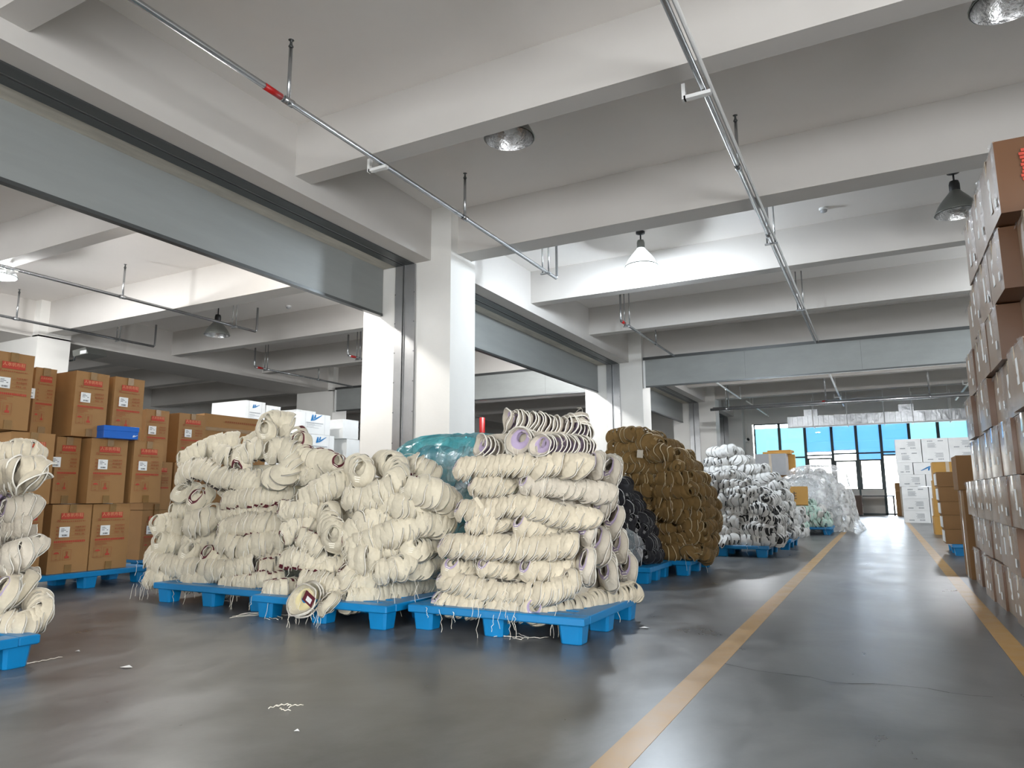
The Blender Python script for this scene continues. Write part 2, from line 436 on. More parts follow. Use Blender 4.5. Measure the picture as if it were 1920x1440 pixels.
for i, (a, b_) in enumerate(yy):
    shutter_y(a+.012, b_-.012, ['long galvanised fire shutter housing nearest the viewer, upper left', 'galvanised fire shutter housing behind the tall cream pile, lit blue',
                                'galvanised fire shutter housing behind the tan pile', 'farthest small galvanised fire shutter near the windows'][i])
def shutter_x(x0, x1, label, y=16.46):
    t = thing('fire_shutter', label, 'fire shutter', ((x0+x1)/2, y, 3.415)); L = x1-x0
    MB().b(-L/2, L/2, 0, .06, .02, .672).build('housing', GALV, t)
    MB().b(-L/2, L/2, -.014, .3, .672, .74).build('top_flashing', DKSTEEL, t)
    MB().b(-L/2, L/2, -.008, .068, -.012, .022).build('bottom_rail', DKSTEEL, t)
    for k in range(int(L/2.4)):
        MB().b(-L/2+2.4*(k+1), -L/2+2.4*(k+1)+.004, -.0015, 0, .03, .66).build('seam', DKSTEEL, t)
    MB().b(-L/2+.0, -L/2+.05, -.03, .02, -.02, .66).build('end_angle', WPIPE, t)
    return t
shutter_x(-4.98, XR-.02, 'pale blue-grey fire shutter housing spanning above the aisle')
shutter_x(-14.85, -6.52, 'dark grey fire shutter housing across the left bay')

# ------------------------------------------------------------------ pipes
def pipe_run(label, x, y0, y1, z, r, ups=(), rods=(), brackets=(), end_up=None, red=None, twin=False, m=None, start_up=None):
    m = m or PIPE
    t = thing('sprinkler_pipe', label, 'pipe', (x, y0, z))
    MB().tube([(0, 0, 0), (0, y1-y0, 0)], r, 10).build('pipe', m, t)
    if twin: MB().tube([(.055, 0, .02), (.055, y1-y0, .02)], r*.7, 8).build('conduit', WPIPE, t)
    for y in ups:
        u = MB().tube([(0, y-y0, 0), (0, y-y0, 4.62-z)], r*.62, 8).build('sprinkler_riser', m, t)
        MB().lathe([(r*.66, 0), (r*.9, .01), (r*.5, .03), (r*.35, .06), (r*1.0, .07), (.001, .075)], 8, (0, y-y0, 4.62-z)).build('sprinkler_head', DKSTEEL, u)
        MB().tube([(0, y-y0-.05, 0), (0, y-y0+.05, 0)], r*1.3, 10).build('tee_fitting', m, t)
    for y in rods:
        u = MB().tube([(-.05, y-y0, -.03), (-.05, y-y0, ZC-z)], .011, 6).build('hanger_rod', m, t)
        MB().tube([(.05, y-y0, -.03), (.05, y-y0, ZC-z)], .011, 6).build('hanger_rod', m, t)
        MB().box((0, y-y0, -.035), (.16, .03, .02)).build('hanger_bracket', m, t)
    for y in brackets:
        k = MB().box((-.05, y-y0, -.045), (.22, .05, .03))
        k.box((-.16, y-y0, .01), (.03, .05, .14))
        k.build('bracket', WPIPE, t)
    if end_up: MB().tube([(0, y1-y0, 0), (0, y1-y0+.03, .03), (0, y1-y0+.03, end_up-z)], r*.8, 8).build('end_riser', m, t)
    if start_up: MB().tube([(0, 0, 0), (0, -.03, .03), (0, -.03, start_up-z)], r*.8, 8).build('end_riser', m, t)
    if red: MB().tube([(0, red-y0-.09, 0), (0, red-y0+.09, 0)], r*1.12, 10).build('red_band', REDP, t)
    return t
Z4 = 4.12
pipe_run('thin galvanised sprinkler pipe with red band across the upper left ceiling', -4.20, -7, 9.48, Z4, .026, ups=(.9, 3.95, 6.8), rods=(9.1,), brackets=(2.3, 5.22), end_up=4.66, red=3.78)
pipe_run('short sprinkler pipe leading to the pale shutter above the aisle', -4.20, 12.55, 16.45, Z4, .026, ups=(14.9,), rods=(12.9,), start_up=4.66, red=12.66)
pipe_run('twin pipe and conduit running down the middle of the ceiling', -1.05, -7, 16.45, Z4, .026, ups=(1, 7.0, 9.15), rods=(9.4, 13.2, 3.4), brackets=(2.3, 5.42), twin=True)
pipe_run('white pipe on the ceiling beyond the pale shutter, left of centre', -4.1, 17.1, 24.8, 4.08, .026, ups=(19.1,), m=WPIPE, end_up=4.5)
pipe_run('short white pipe on the ceiling near the window front', -4.0, 25.4, 30.9, 4.05, .026, ups=(28.5,), rods=(26.5, 30.2), m=WPIPE)
pipe_run('white pipe with box fittings beyond the pale shutter above the aisle', -1.05, 17.0, 29.0, 4.1, .03, ups=(19.4, 23.6, 27), brackets=(18, 20.4, 26), m=WPIPE)
pipe_run('white pipe slanting down beside the carton wall top', 2.55, 17.1, 29.0, 4.08, .03, ups=(19.1, 22.0), brackets=(20.4, 24.6), m=WPIPE)
pipe_run('thin sprinkler pipe under the left bay ceiling, nearer row', -11.0, -7, 9.78, Z4, .026, ups=(1, 6.96), rods=(9.25,), brackets=(2.3, 5.3), end_up=4.62)
pipe_run('thin sprinkler pipe under the left bay ceiling, farther row', -14.1, -7, 9.72, Z4, .026, ups=(1, 6.92), rods=(8.9,), brackets=(2.3,), end_up=4.62)
pipe_run('sprinkler pipe with red mark deep in the left bay, nearer row', -11.0, 12.6, 16.4, Z4, .026, ups=(14.9,), rods=(12.95,), start_up=4.62, red=12.75)
pipe_run('sprinkler pipe with red mark deep in the left bay, farther row', -14.1, 12.6, 16.4, Z4, .026, ups=(14.9,), rods=(12.95,), start_up=4.62, red=12.75)
for k, (yy_, zz, rr) in enumerate(((23.1, 3.56, .06), (22.7, 3.50, .045))):
    t = thing('fire_main_pipe', ['thick fire main pipe with red band crossing before the windows', 'slimmer pipe running just in front of the fire main'][k], 'pipe', (-4.7, yy_, zz))
    MB().tube([(0, 0, 0), (9.8, 0, 0)], rr, 12).build('pipe', PIPE, t)
    for xx in (.5, 3.4, 6.1, 8.0):
        MB().tube([(xx, 0, 0), (xx, 0, ZC-zz)], .014, 6).build('hanger_rod', PIPE, t)
        MB().tube([(xx-.03, 0, 0), (xx+.03, 0, 0)], rr*1.15, 12).build('clamp', PIPE, t)
    if k == 0: MB().tube([(3.28, 0, 0), (3.42, 0, 0)], rr*1.12, 12).build('red_band', REDP, t)
# foil wrapped duct
t = thing('foil_air_duct', 'silver foil wrapped air duct hanging before the windows', 'air duct', (0, 27.2, 3.2))
m_ = MB(); n = 46
for i in range(n):
    x0 = -2.85+i*7.9/n; j = .02*nz(i*.7, 1, 2)
    m_.b(x0, x0+7.9/n-.004, -.33+j, .33+j, 0+j*.5, .36+j)
m_.build('duct_body', FOIL, t)
for x in (-2.0, -.9, .25, 1.1, 2.2, 3.6):
    h = MB().tube([(x, -.36, -.03), (x, -.36, 1.0)], .012, 6); h.tube([(x, .36, -.03), (x, .36, 1.6)], .012, 6)
    h.box((x, 0, -.025), (.03, .76, .03)); h.build('duct_hanger', WPIPE, t)
MB().b(-2.85, 5.0, -.36, -.33, -.05, .0).build('bottom_strip', WPIPE, t)
for x in (-2.3, .7, 2.9):
    MB().b(x, x+.45, -.1, .5, .36, .62).build('duct_branch', FOIL, t)
# fire pipe seen in the left bay
FR = atY(904, 783, 18.6)
t = thing('fire_riser', 'red vertical fire pipe standing beyond the teal bag', 'pipe', (FR.x, 18.6, 0))
MB().tube([(0, 0, 0), (0, 0, FR.z)], .085, 12).build('pipe', REDP, t)
MB().tube([(0, 0, 2.1), (1.2, 0, 2.1)], .05, 10).build('side_pipe', PIPE, t)

# ------------------------------------------------------------------ lamps and ceiling bits
def lamp(loc, label, on=False, power=LAMP_W, color=(.86, .94, 1)):
    t = thing('pendant_lamp', label, 'lamp', loc)         # loc: centre of the rim
    prof = [(.055, .30), (.075, .27), (.10, .24), (.15, .18), (.20, .11), (.235, .04), (.245, 0.0)]
    MB().lathe(prof, 28).build('lamp_shade', LAMPGLOW if on else LAMPM, t)
    MB().lathe([(p[0]-.006, p[1]-.004) for p in prof][::-1], 28).build('reflector', LAMPGLOW if on else LAMPIN, t)
    MB().lathe([(.245, .0), (.252, .004), (.25, .012), (.238, .01)], 28).build('rim', LAMPM, t)
    MB().lathe([(.001, .42), (.05, .42), (.06, .38), (.06, .30), (.055, .29)], 16).build('neck', DARK if not on else LAMPM, t)
    hk = MB().tube([(0, 0, .42), (0, 0, ZC-loc[2]-.02)], .012, 6); hk.lathe([(.07, 0), (.07, -.03), (.01, -.05)], 14, (0, 0, ZC-loc[2]))
    hk.build('ceiling_hook', DARK, t)
    b = MB().lathe([(.001, .05), (.05, .07), (.075, .12), (.06, .19), (.035, .27)], 14).build('bulb', BULB if on else LABEL, t)
    if on:
        l = bpy.data.lights.new('lamp_light', 'POINT'); l.energy = power; l.color = color; l.shadow_soft_size = .12
        lo = bpy.data.objects.new('lamp_light', l); COL.objects.link(lo); lo.parent = t; lo.location = (0, 0, -.06)
    return t
lamp((-7.35, 9.97, 4.27), 'added unseen fill lamp in the left bay behind the big white column', True, LAMP_W*.6, (.97, .985, 1))  # added out of sight to brighten the deep left bay
lamp((-7.35, 14.3, 4.3), 'added unseen fill lamp in the left bay behind the second shutter housing', True, LAMP_W*.9, (.97, .985, 1))  # added out of sight, more fill for the left bay beams
lamp((3.6, 12.9, 4.3), 'added unseen fill lamp behind the carton wall near the pale shutter', True, LAMP_W, (.85, .93, 1))  # added out of view to light the shutter above the aisle
lamp((-2.99, 9.97, 4.25), 'lit white pendant lamp glowing above the aisle piles', True, LAMP_W*1.25, (.80, .90, 1))
lamp((1.09, 9.85, 4.25), 'unlit metal pendant lamp beside the top of the carton wall')
lamp((-2.97, 5.63, 4.27), 'unlit pendant lamp half hidden by the nearest ceiling beam')
lamp((1.07, 5.62, 4.27), 'unlit pendant lamp cut by the top right corner')
lamp((-11.6, 9.35, 4.02), 'small unlit pendant lamp hanging in the left bay')
lamp((-11.75, 5.45, 4.17), 'lit pendant lamp at the left edge of the left bay', True, LAMP_W*1.25, (.97, .985, 1))
lamp((-7.35, 5.5, 4.27), 'lit pendant lamp hidden behind the near shutter housing', True, LAMP_W*1.15, (1, .97, .93))
lamp((-2.99, 19.0, 4.3), 'lit pendant lamp hidden above the pale shutter, left', True, LAMP_W, (.95, .97, 1))
lamp((1.3, 19.0, 4.3), 'lit pendant lamp hidden above the pale shutter, right', True, LAMP_W, (.95, .97, 1))
lamp((-10.8, 19.0, 4.3), 'lit pendant lamp deep in the left bay beyond the dark shutter', True, LAMP_W, (.95, .97, 1))
t = thing('flood_lamp', 'square flood lamp on a bent arm beside the far left column', 'lamp', (-14.2, 9.4, 4.0))
f0 = atY(133, 676, 8.5); f1 = atY(141, 656, 8.5); f2 = atY(172, 662, 8.5)
t.location = f2
MB().tube([f0-f2+Vector((-.15, 0, 0)), Vector((f1.x-f2.x, 0, f0.z-f2.z)), Vector((f1.x-f2.x, 0, .10))], .02, 8).build('arm', DKSTEEL, t)
m_ = MB(); m_.add([(-.34, -.2, .05), (.1, -.2, .08), (.22, -.2, -.06), (-.3, -.2, -.08), (-.34, .2, .05), (.1, .2, .08), (.22, .2, -.06), (-.3, .2, -.08)],
      [(0, 1, 2, 3), (7, 6, 5, 4), (0, 4, 5, 1), (1, 5, 6, 2), (2, 6, 7, 3), (3, 7, 4, 0)]); m_.build('lamp_head', LAMPM, t)
m_ = MB().box((.05, -.206, -.02), (.2, .01, .07)); m_.build('lens', LABEL, t)
for (px, py), lab in (((1544, 393), 'small smoke detector on the ceiling above the aisle'), ((541, 575), 'small smoke detector on the left bay ceiling')):
    p = gnd(px, py, ZC-.02)
    t = thing('smoke_detector', lab, 'detector', (p.x, p.y, ZC))
    MB().lathe([(.06, 0), (.06, -.02), (.05, -.03)], 16).build('base', LABEL, t)
    MB().lathe([(.045, -.03), (.045, -.055), (.02, -.065), (.001, -.066)], 16).build('sensor', CARDG, t)

# ------------------------------------------------------------------ the window front
MULX = [-4.66, -3.65, -2.66, -1.66, -.77, .10, 1.08, 2.05, 3.05]
TRZ = {0: [2.30], 1: [2.30], 2: [2.36, 2.22], 3: [2.40, 2.10], 4: [2.40, 2.12], 5: [2.42, 2.30], 6: [2.42], 7: [2.42]}
BLB = {2: (2.52, BLIND), 3: (2.56, BLIND), 4: (2.13, BLIND), 5: (2.32, BLIND), 6: (2.3, BLINDC), 7: (2.3, BLINDC), 0: (1.1, BLINDC), 1: (1.6, BLINDC)}
for i in range(8):
    x0, x1 = MULX[i], MULX[i+1]
    w = bpy.data.objects.new('window_%d' % (i+1), None); COL.objects.link(w); w.location = ((x0+x1)/2, YF+.06, 0)
    struct(w, 'tall dark-framed window panel, %s from the left, in the end wall' % ORD[i+1])
    L = (x1-x0)/2
    f = MB().b(-L, -L+.05, -.05, .09, 0, 3.76); f.b(L-.05, L, -.05, .09, 0, 3.76); f.b(-L, L, -.05, .06, 3.70, 3.76); f.b(-L, L, -.05, .06, 0, .05)
    f.build('window_frame', FRAME, w)
    zs = [.05] + ([.74, .97] if i in (2, 3, 4) else []) + sorted(TRZ[i]) + [3.70]
    for z in sorted(TRZ[i]): MB().b(-L+.035, L-.035, -.05, .05, z-.03, z+.03).build('transom', FRAME, w)
    if i in (2, 3, 4):
        MB().b(-L+.035, L-.035, -.08, .05, .74, .97).build('sill_panel', CREAM_WALL, w)
        MB().b(-L+.035, L-.035, -.06, .05, .97, 1.0).build('transom', FRAME, w)
        MB().b(-L+.035, L-.035, -.02, .02, .05, .74).build('lower_panel', CREAM_WALL, w)
    for a, b_ in zip(zs[:-1], zs[1:]):
        if i in (2, 3, 4) and b_ <= .98: continue
        if i in (2, 3, 4) and b_ > 1: 
            # door-like inner frame
            if a < 1.2: MB().b(-L+.035, -L+.11, -.04, .04, 1.0, b_).b(L-.09, L-.035, -.04, .04, 1.0, b_).build('sash', FRAME, w)
        if b_-a > .07: MB().b(-L+.035, L-.035, .0, .008, a, b_).build('pane', GLASS, w)
    zb, bm = BLB[i]
    MB().b(-L+.04, L-.04, .075, .079, zb, 3.56).build('roller_blind', bm, w)
    if i in (2, 3, 4): MB().b(-L+.045, L-.045, .07, .085, zb-.03, zb).build('blind_bar', LABEL, w)
c0 = MULX[4]+.06
t = tag(MB().tube([(c0, YF-.03, 2.1), (c0+.01, YF-.05, 1.5), (c0+.06, YF-.05, 1.4), (c0+.1, YF-.05, 1.5), (c0+.07, YF-.04, 2.1)], .01, 6).build('blind_cord', STRING), 'white looped pull cord hanging at the window front', 'cord')
# yard and facade across it
struct(MB().b(-40, 40, YF+1.2, 60, -.3, -.05).build('yard_ground', YARD), 'pale paved yard outside the windows')
t = thing('factory_building', 'pale factory building seen through the windows across the yard', 'building', (0, 46, -.05))
MB().b(-34, 34, 0, 6, 0, 3.1).build('wall', FACADE, t)
for z in (.6, 1.35, 2.2): MB().b(-34, 34, -.08, 0, z, z+.18).build('facade_band', FACADEB, t)
for k in range(12): MB().b(-30+k*5, -27.4+k*5, -.05, .02, 1.0, 1.33).build('window_strip', FACADEB, t)
# table and dark panel under the windows
t = thing('work_table', 'dark framed table standing under the window front', 'table', (-.35, 30.3, 0))
MB().b(-.75, .75, -.35, .35, .70, .74).build('table_top', DARK, t)
for sx in (-.70, .70):
    for sy in (-.3, .3): MB().b(sx-.025, sx+.025, sy-.025, sy+.025, 0, .70).build('leg', DARK, t)
t = thing('side_cabinet', 'dark brown panel cabinet beside the table under the windows', 'cabinet', (-1.0, 29.6, 0))
BROWNC = mat('dark_brown_board', rgb(92, 70, 58), .5)
MB().b(-.3, .3, -.3, .3, .04, .72).build('body', BROWNC, t); MB().b(-.31, .31, -.31, .31, .72, .75).build('top', BROWNC, t); MB().b(-.28, .28, -.28, .28, 0, .04).build('plinth', DARK, t)
# wall camera, switch and sign near the window front
p = atY(1403, 826, 30.9)
t = thing('security_camera', 'black and white security camera on the wall near the windows', 'camera', (p.x, p.y, p.z))
MB().tube([(0, .1, -.1), (-.12, 0, -.06), (0, -.06, 0)], .02, 6).build('arm', LABEL, t)
MB().tube([(-.18, -.02, -.05), (.0, -.12, .03)], .06, 10).build('body', LABEL, t)
MB().tube([(.0, -.12, .03), (.04, -.14, .05)], .065, 10).build('lens_hood', DARK, t)
p = atY(1398, 858, 30.9)
tag(MB().box((p.x, p.y, p.z), (.36, .02, .22)).build('wall_sign', mat('purple_sign', rgb(84, 78, 112), .5)), 'small purple-grey sign plate on the end wall', 'sign')
MB().tube([atY(1402, 800, 30.92), atY(1402, 880, 30.92)], .012, 6).build('wall_conduit', WPIPE, None)
o = bpy.data.objects['wall_conduit']; tag(o, 'thin white conduit running down the end wall by the camera', 'conduit')
#SECTION objects
# ------------------------------------------------------------------ pallets
def foot_mesh():
    m = MB(); rings = []
    def rr(hx, hy, c, z):
        return [(hx-c, -hy, z), (hx, -hy+c, z), (hx, hy-c, z), (hx-c, hy, z), (-hx+c, hy, z), (-hx, hy-c, z), (-hx, -hy+c, z), (-hx+c, -hy, z)]
    vs = []
    lv = [(.058, .05, .012, 0), (.062, .054, .014, .004), (.072, .064, .016, .10), (.078, .07, .016, .108)]
    for hx, hy, c, z in lv: vs += rr(hx, hy, c, z)
    fs = [tuple(range(7, -1, -1)), tuple(range(24, 32))]
    for r in range(3):
        for k in range(8): fs.append((r*8+k, r*8+(k+1) % 8, r*8+8+(k+1) % 8, r*8+8+k))
    m.add(vs, fs); return m.mesh('foot', BLUEP)
FOOT = foot_mesh()
def pallet(x0, x1, y0, y1, label, marks=False):
    t = thing('plastic_pallet', label, 'pallet', ((x0+x1)/2, (y0+y1)/2, 0), group=None)
    w, d = (x1-x0)/2, (y1-y0)/2
    m = MB()
    for yy in (-d+.05, d-.05): m.b(-w, w, yy-.05, yy+.05, .104, .15, 0, .006)
    for xx in (-w+.06, w-.06): m.b(xx-.06, xx+.06, -d+.1, d-.1, .104, .15, 0, .004)
    m.b(-.07, .07, -d+.1, d-.1, .104, .149)
    k = int((d*2-.2)/.11)
    for i in range(k):
        yy = -d+.1+(i+.5)*(2*d-.2)/k
        m.b(-w+.12, -.07, yy-.035, yy+.035, .112, .149); m.b(.07, w-.12, yy-.035, yy+.035, .112, .149)
    m.build('deck', BLUEP, t)
    for fx in (-w+.095, 0, w-.095):
        for fy in (-d+.085, 0, d-.085): link('foot', FOOT, t, (fx, fy, 0))
    if marks:
        g = MB()
        for q in range(6): g.b(-w+.12+q*.022, -w+.136+q*.022, -d-.0012, -d, .118, .138)
        g.build('white_marking', LABEL, t)
    return t
pallet(-2.68, -1.50, 3.69, 4.72, 'blue plastic pallet under the tall lilac-lined cream pile')
pallet(-3.90, -2.745, 3.56, 4.62, 'blue plastic pallet under the middle cream pile with maroon tabs')
pallet(-5.17, -3.97, 3.72, 4.80, 'blue plastic pallet under the widest cream pile at left')
pallet(-4.92, -3.755, 1.05, 2.11, 'blue plastic pallet at the left edge of the picture')
pallet(-7.55, -6.43, 3.42, 4.62, 'blue plastic pallet under the printed brown cartons')
pallet(-7.9, -6.75, 5.0, 6.1, 'blue plastic pallet behind the printed brown cartons')
pallet(-3.05, -1.95, 6.44, 7.20, 'blue plastic pallet under the black uppers')
pallet(-2.75, -1.78, 7.26, 8.35, 'blue plastic pallet under the tan pile')
pallet(-2.55, -1.36, 9.72, 10.85, 'blue plastic pallet with white marking under the white sneaker pile', True)
pallet(-2.45, -1.25, 11.2, 12.4, 'blue plastic pallet behind the white sneaker pile')
pallet(-2.1, -.96, 15.55, 16.7, 'blue plastic pallet under the mint uppers')
pallet(.76, 1.86, 11.05, 12.2, 'blue plastic pallet under five brown cartons by the aisle')
pallet(-3.95, -2.85, 4.95, 6.05, 'blue plastic pallet under the teal bag')

# ------------------------------------------------------------------ cartons
GC = {}
def quadrect(m, x0, x1, z0, z1, y, mi=0): m.poly([(x0, y, z0), (x1, y, z0), (x1, y, z1), (x0, y, z1)], mi)
def body_mesh(w, d, h, m, bulge=.006, m2=None):
    key = ('body', round(w, 3), round(d, 3), round(h, 3), m.name, bulge)
    if key in GC: return GC[key]
    mb = MB(); n = 4
    def face(o, u, v, nrm):
        vs = []; fs = []
        for i in range(n+1):
            for j in range(n+1):
                a, b_ = i/n, j/n
                k = bulge*(math.sin(math.pi*a)*math.sin(math.pi*b_))
                vs.append(o+u*a+v*b_+nrm*k)
        for i in range(n):
            for j in range(n):
                q = i*(n+1)+j; fs.append((q, q+n+1, q+n+2, q+1))
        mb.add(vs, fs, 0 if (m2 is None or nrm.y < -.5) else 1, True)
    X, Y, Z = Vector((w, 0, 0)), Vector((0, d, 0)), Vector((0, 0, h)); o = Vector((-w/2, -d/2, 0))
    ax = lambda v: v.normalized()
    face(o, X, Z, -ax(Y)); face(o+X+Y, -X, Z, ax(Y)); face(o+Y, -Y, Z, -ax(X)); face(o+X, Y, Z, ax(X))
    face(o+Z, X, Y, ax(Z)); face(o+Y, X, -Y, -ax(Z))
    # thin lip of the closed flaps along the top edge
    mb.b(-w/2-.001, w/2+.001, -d/2-.001, -d/2+.006, h-.004, h+.002); mb.b(-w/2-.001, w/2+.001, d/2-.006, d/2+.001, h-.004, h+.002)
    me = mb.mesh('body', [m, m2] if m2 else m); GC[key] = me; return me
def cached(key, fn):
    if key not in GC: GC[key] = fn()
    return GC[key]
def print_brown(w, h, y):
    m = MB(); e = y-.009
    def R(x0, x1, z0, z1, mi=0): quadrect(m, x0*w, x1*w, z0*h, z1*h, e, mi)
    bars = [(-.36, .34, .745, .765), (-.36, -.26, .765, .785), (.10, .36, .66, .683), (-.37, -.30, .66, .683), (.10, .36, .605, .632), (-.37, -.30, .605, .63), (.10, .22, .555, .578), (.28, .34, .555, .578), (-.37, -.30, .555, .578)]
    rr = random.Random(3)
    for x0, x1, z0, z1 in bars:
        x = x0
        while x < x1-.01:
            ww = rr.uniform(.018, .042); R(x, min(x1, x+ww), z0+rr.uniform(0, .004), z1-rr.uniform(0, .004), 1); x += ww+rr.uniform(.008, .022)
    for z in (.648, .595, .545, .505): R(.0 if z > .51 else -.30, .37, z, z+.003, 1)
    R(-.37, -.33, .505, .525, 1); R(-.32, -.28, .505, .525, 1)
    x = -.40
    while x < .38:
        R(x, x+.035, .445, .475, 0); x += .046
    for z, x1 in ((.425, .06), (.405, -.1), (.385, -.08), (.362, -.2)): R(-.40, x1, z, z+.008, 1)
    for x0 in (-.42, -.16):                    # handling symbol frames
        for a, b_, c_, d_ in ((0, .21, 0, .004), (0, .21, .146, .15), (0, .008, 0, .15), (.202, .21, 0, .15)): R(x0+a, x0+b_, .19+c_, .19+d_, 1)
    m.poly([(w*(-.315+.07*math.cos(a*math.pi/8)), e, h*(.285+.028*math.sin(a*math.pi/8))) for a in range(9)], 0)
    R(-.319, -.311, .23, .285, 1); R(-.34, -.29, .205, .214, 1)
    R(-.085, -.03, .275, .315, 1); R(-.11, .0, .215, .245, 0); R(-.075, -.04, .245, .275, 0)
    return m.mesh('print', [REDINK, INKBR])
def sticker(w, h, y):
    m = MB().b(-.045, .045, y-.0115, y-.0095, -.045, .045)
    return m.mesh('label', LABEL)
def barcode(y):
    m = MB(); rr = random.Random(5); e = y-.0125; x = -.02
    while x < .024:
        a = rr.uniform(.0012, .004); quadrect(m, x, x+a, -.036, -.022, e); x += a+rr.uniform(.001, .003)
    for z, x1 in ((.026, -.002), (.014, .012), (.002, -.006)): quadrect(m, -.032, x1, z, z+.004, e)
    quadrect(m, .014, .028, .0, .005, e)
    return m.mesh('barcode', INK)
def carton(label, loc, w, d, h, rz, style='plain', name='carton', m=None, lab=(-.06, .60), flip=False, bulge=.006, group=None):
    t = thing(name, label, 'carton', loc, rz, group)
    y = -d/2
    m = m or CARD
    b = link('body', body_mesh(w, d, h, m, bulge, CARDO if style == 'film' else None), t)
    if style == 'brown':
        bw, bz0, bz1 = .56*w, .788*h, .878*h
        link('print', cached(('pr', round(w, 3), round(h, 3), round(d, 3)), lambda: print_brown(w, h, y)), t)
        bn = cached(('bn', round(w, 3), round(h, 3), round(d, 3)), lambda: MB().b(-bw/2, bw/2, y-.010, y-.0085, bz0, bz1).mesh('banner', REDINK))
        bo = link('banner', bn, t)
        tx = link('lettering', text_mesh('人本帆布鞋', bw*.195, CARDINK), bo, (0, y-.0108, (bz0+bz1)/2+.006))
        sb = link('label', cached(('lab', round(d, 3)), lambda: sticker(w, h, y)), t, (lab[0], 0, lab[1]*h))
        link('barcode', cached(('bar', round(d, 3)), lambda: barcode(y)), sb)
        def tp():
            q = MB().b(-.03, .03, y-.0115, y-.004, h*.885, h+.003).b(-.03, .03, y-.01, d/2-.01, h+.0005, h+.003)
            return q.mesh('tape', TAPE)
        link('tape', cached(('tp', round(d, 3), round(h, 3)), tp), t)
        link('tape', cached(('tp2', round(d, 3), round(h, 3)), lambda: MB().b(-.03, .03, y-.0105, y-.004, .002, h*.12).mesh('tape', TAPE)), t)
    elif style == 'film':
        r = random.Random(sum(map(ord, label))*7 % 1000)
        sx = r.uniform(-.12, -.02)*1.0
        def lb():
            q = MB().b(-.028, .028, y-.0105, y-.009, .10*1, h*.74); return q.mesh('label', LABEL)
        lo = link('label', cached(('flab', round(d, 3), round(h, 3)), lb), t, (sx+w*.22, 0, r.uniform(-.03, .04)))
        link('sticker', cached(('fst', round(d, 3)), lambda: MB().b(-.022, .022, y-.0105, y-.009, .05, .10).mesh('sticker', LABEL)), t, (w*.36, 0, r.uniform(0, .03)))
        link('tape', cached(('ftp', round(d, 3), round(h, 3)), lambda: MB().b(-.025, .025, y-.0085, y-.004, h*.70, h+.002).b(-.025, .025, y-.008, d/2, h+.0005, h+.002).mesh('tape', TAPEC)), t, (-w*.05, 0, 0))
        # crumpled film along the upper edge and the near corner
        q = MB(); n = 16
        for i in range(n):
            xa, xb = -w/2-.004+i*(w+.008)/n, -w/2-.004+(i+1)*(w+.008)/n
            za = h+r.uniform(-.005, .014); zb = h-r.uniform(.015, .05); ya = y-.006-r.uniform(.002, .016)
            q.poly([(xa, ya, zb), (xb, ya-r.uniform(-.005, .008), zb+r.uniform(-.01, .01)), (xb, y-.004, za), (xa, y-.004, za+r.uniform(-.004, .004))])
        for i in range(6):
            za, zb = i*h/6, (i+1)*h/6
            q.poly([(w/2+r.uniform(.004, .012), y-.004, za), (w/2+r.uniform(.004, .012), y-.004, zb), (w/2-.04, y-.012-r.uniform(0, .01), zb), (w/2-.05, y-.010, za)])
        q.build('stretch_film', EDGEFILM, t)
    elif style == 'logo':
        link('logo', cached(('lg', round(w, 3), round(d, 3), round(h, 3)), lambda: logo_mesh(w*.38, y-.009, 0, h*.80, BLUEINK)), t)
        def gt():
            q = MB(); rr = random.Random(8)
            x = -.3*w
            while x < .22*w: quadrect(q, x, x+.018, h*.52, h*.56, y-.009); x += .026
            for z in (.46, .42, .36, .30): quadrect(q, -.3*w, rr.uniform(-.1, .2)*w, h*z, h*(z+.012), y-.009)
            for x0 in (-.34*w, .30*w): quadrect(q, x0, x0+.003, 0, h, y-.0088)
            return q.mesh('print', GREYINK)
        link('print', cached(('gt', round(w, 3), round(d, 3), round(h, 3)), gt), t)
    elif style == 'white':
        def wp():
            q = MB(); rr = random.Random(4); e = y-.009
            x = -.28*w
            while x < -.08*w: quadrect(q, x, x+.02, h*.72, h*.82, e); x += .034
            x = .12*w
            while x < .30*w: quadrect(q, x, x+.02, h*.74, h*.82, e); x += .026
            for k, z in enumerate((.58, .51, .44, .37, .30, .24)): quadrect(q, -.26*w, (-.02+rr.uniform(0, .16))*w, h*z, h*(z+.022), e)
            quadrect(q, -.275*w, -.268*w, h*.22, h*.62, e)
            return q.mesh('print', GREYINK)
        o = link('print', cached(('wp', round(w, 3), round(d, 3), round(h, 3)), wp), t)
        if flip: o.rotation_euler = (0, math.pi, 0); o.location = (0, 0, h)
    elif style == 'taped':
        MB().b(-.03, .03, y-.0105, y-.004, 0, h).b(-.03, .03, y-.01, d/2, h+.0005, h+.003).build('tape', TAPEC, t)
    return t
def logo_mesh(s, y, x, z, m):
    q = MB()
    def P(pts): q.poly([(x+(a-.45)*s, y, z+(b-.22)*s) for a, b in pts])
    P([(0, 0), (.16, .03), (.25, .10), (.24, .40), (.13, .40)])
    P([(.16, .03), (.36, .07), (.55, .16), (1.0, .42), (.93, .43), (.50, .25), (.25, .10)])
    P([(.27, .14), (.44, .22), (.47, .42), (.36, .42)])
    return q.mesh('logo', m)

XF = -6.46
def leftbox(label, xa, xb, ymid, z0, h, X=XF, d=.52, lab=(-.06, .60)):
    y0, y1 = atX(xa, ymid, X).y, atX(xb, ymid, X).y
    carton(label, (X-d/2-.006, (y0+y1)/2, z0), y1-y0, d, h, math.pi/2, 'brown', lab=lab)
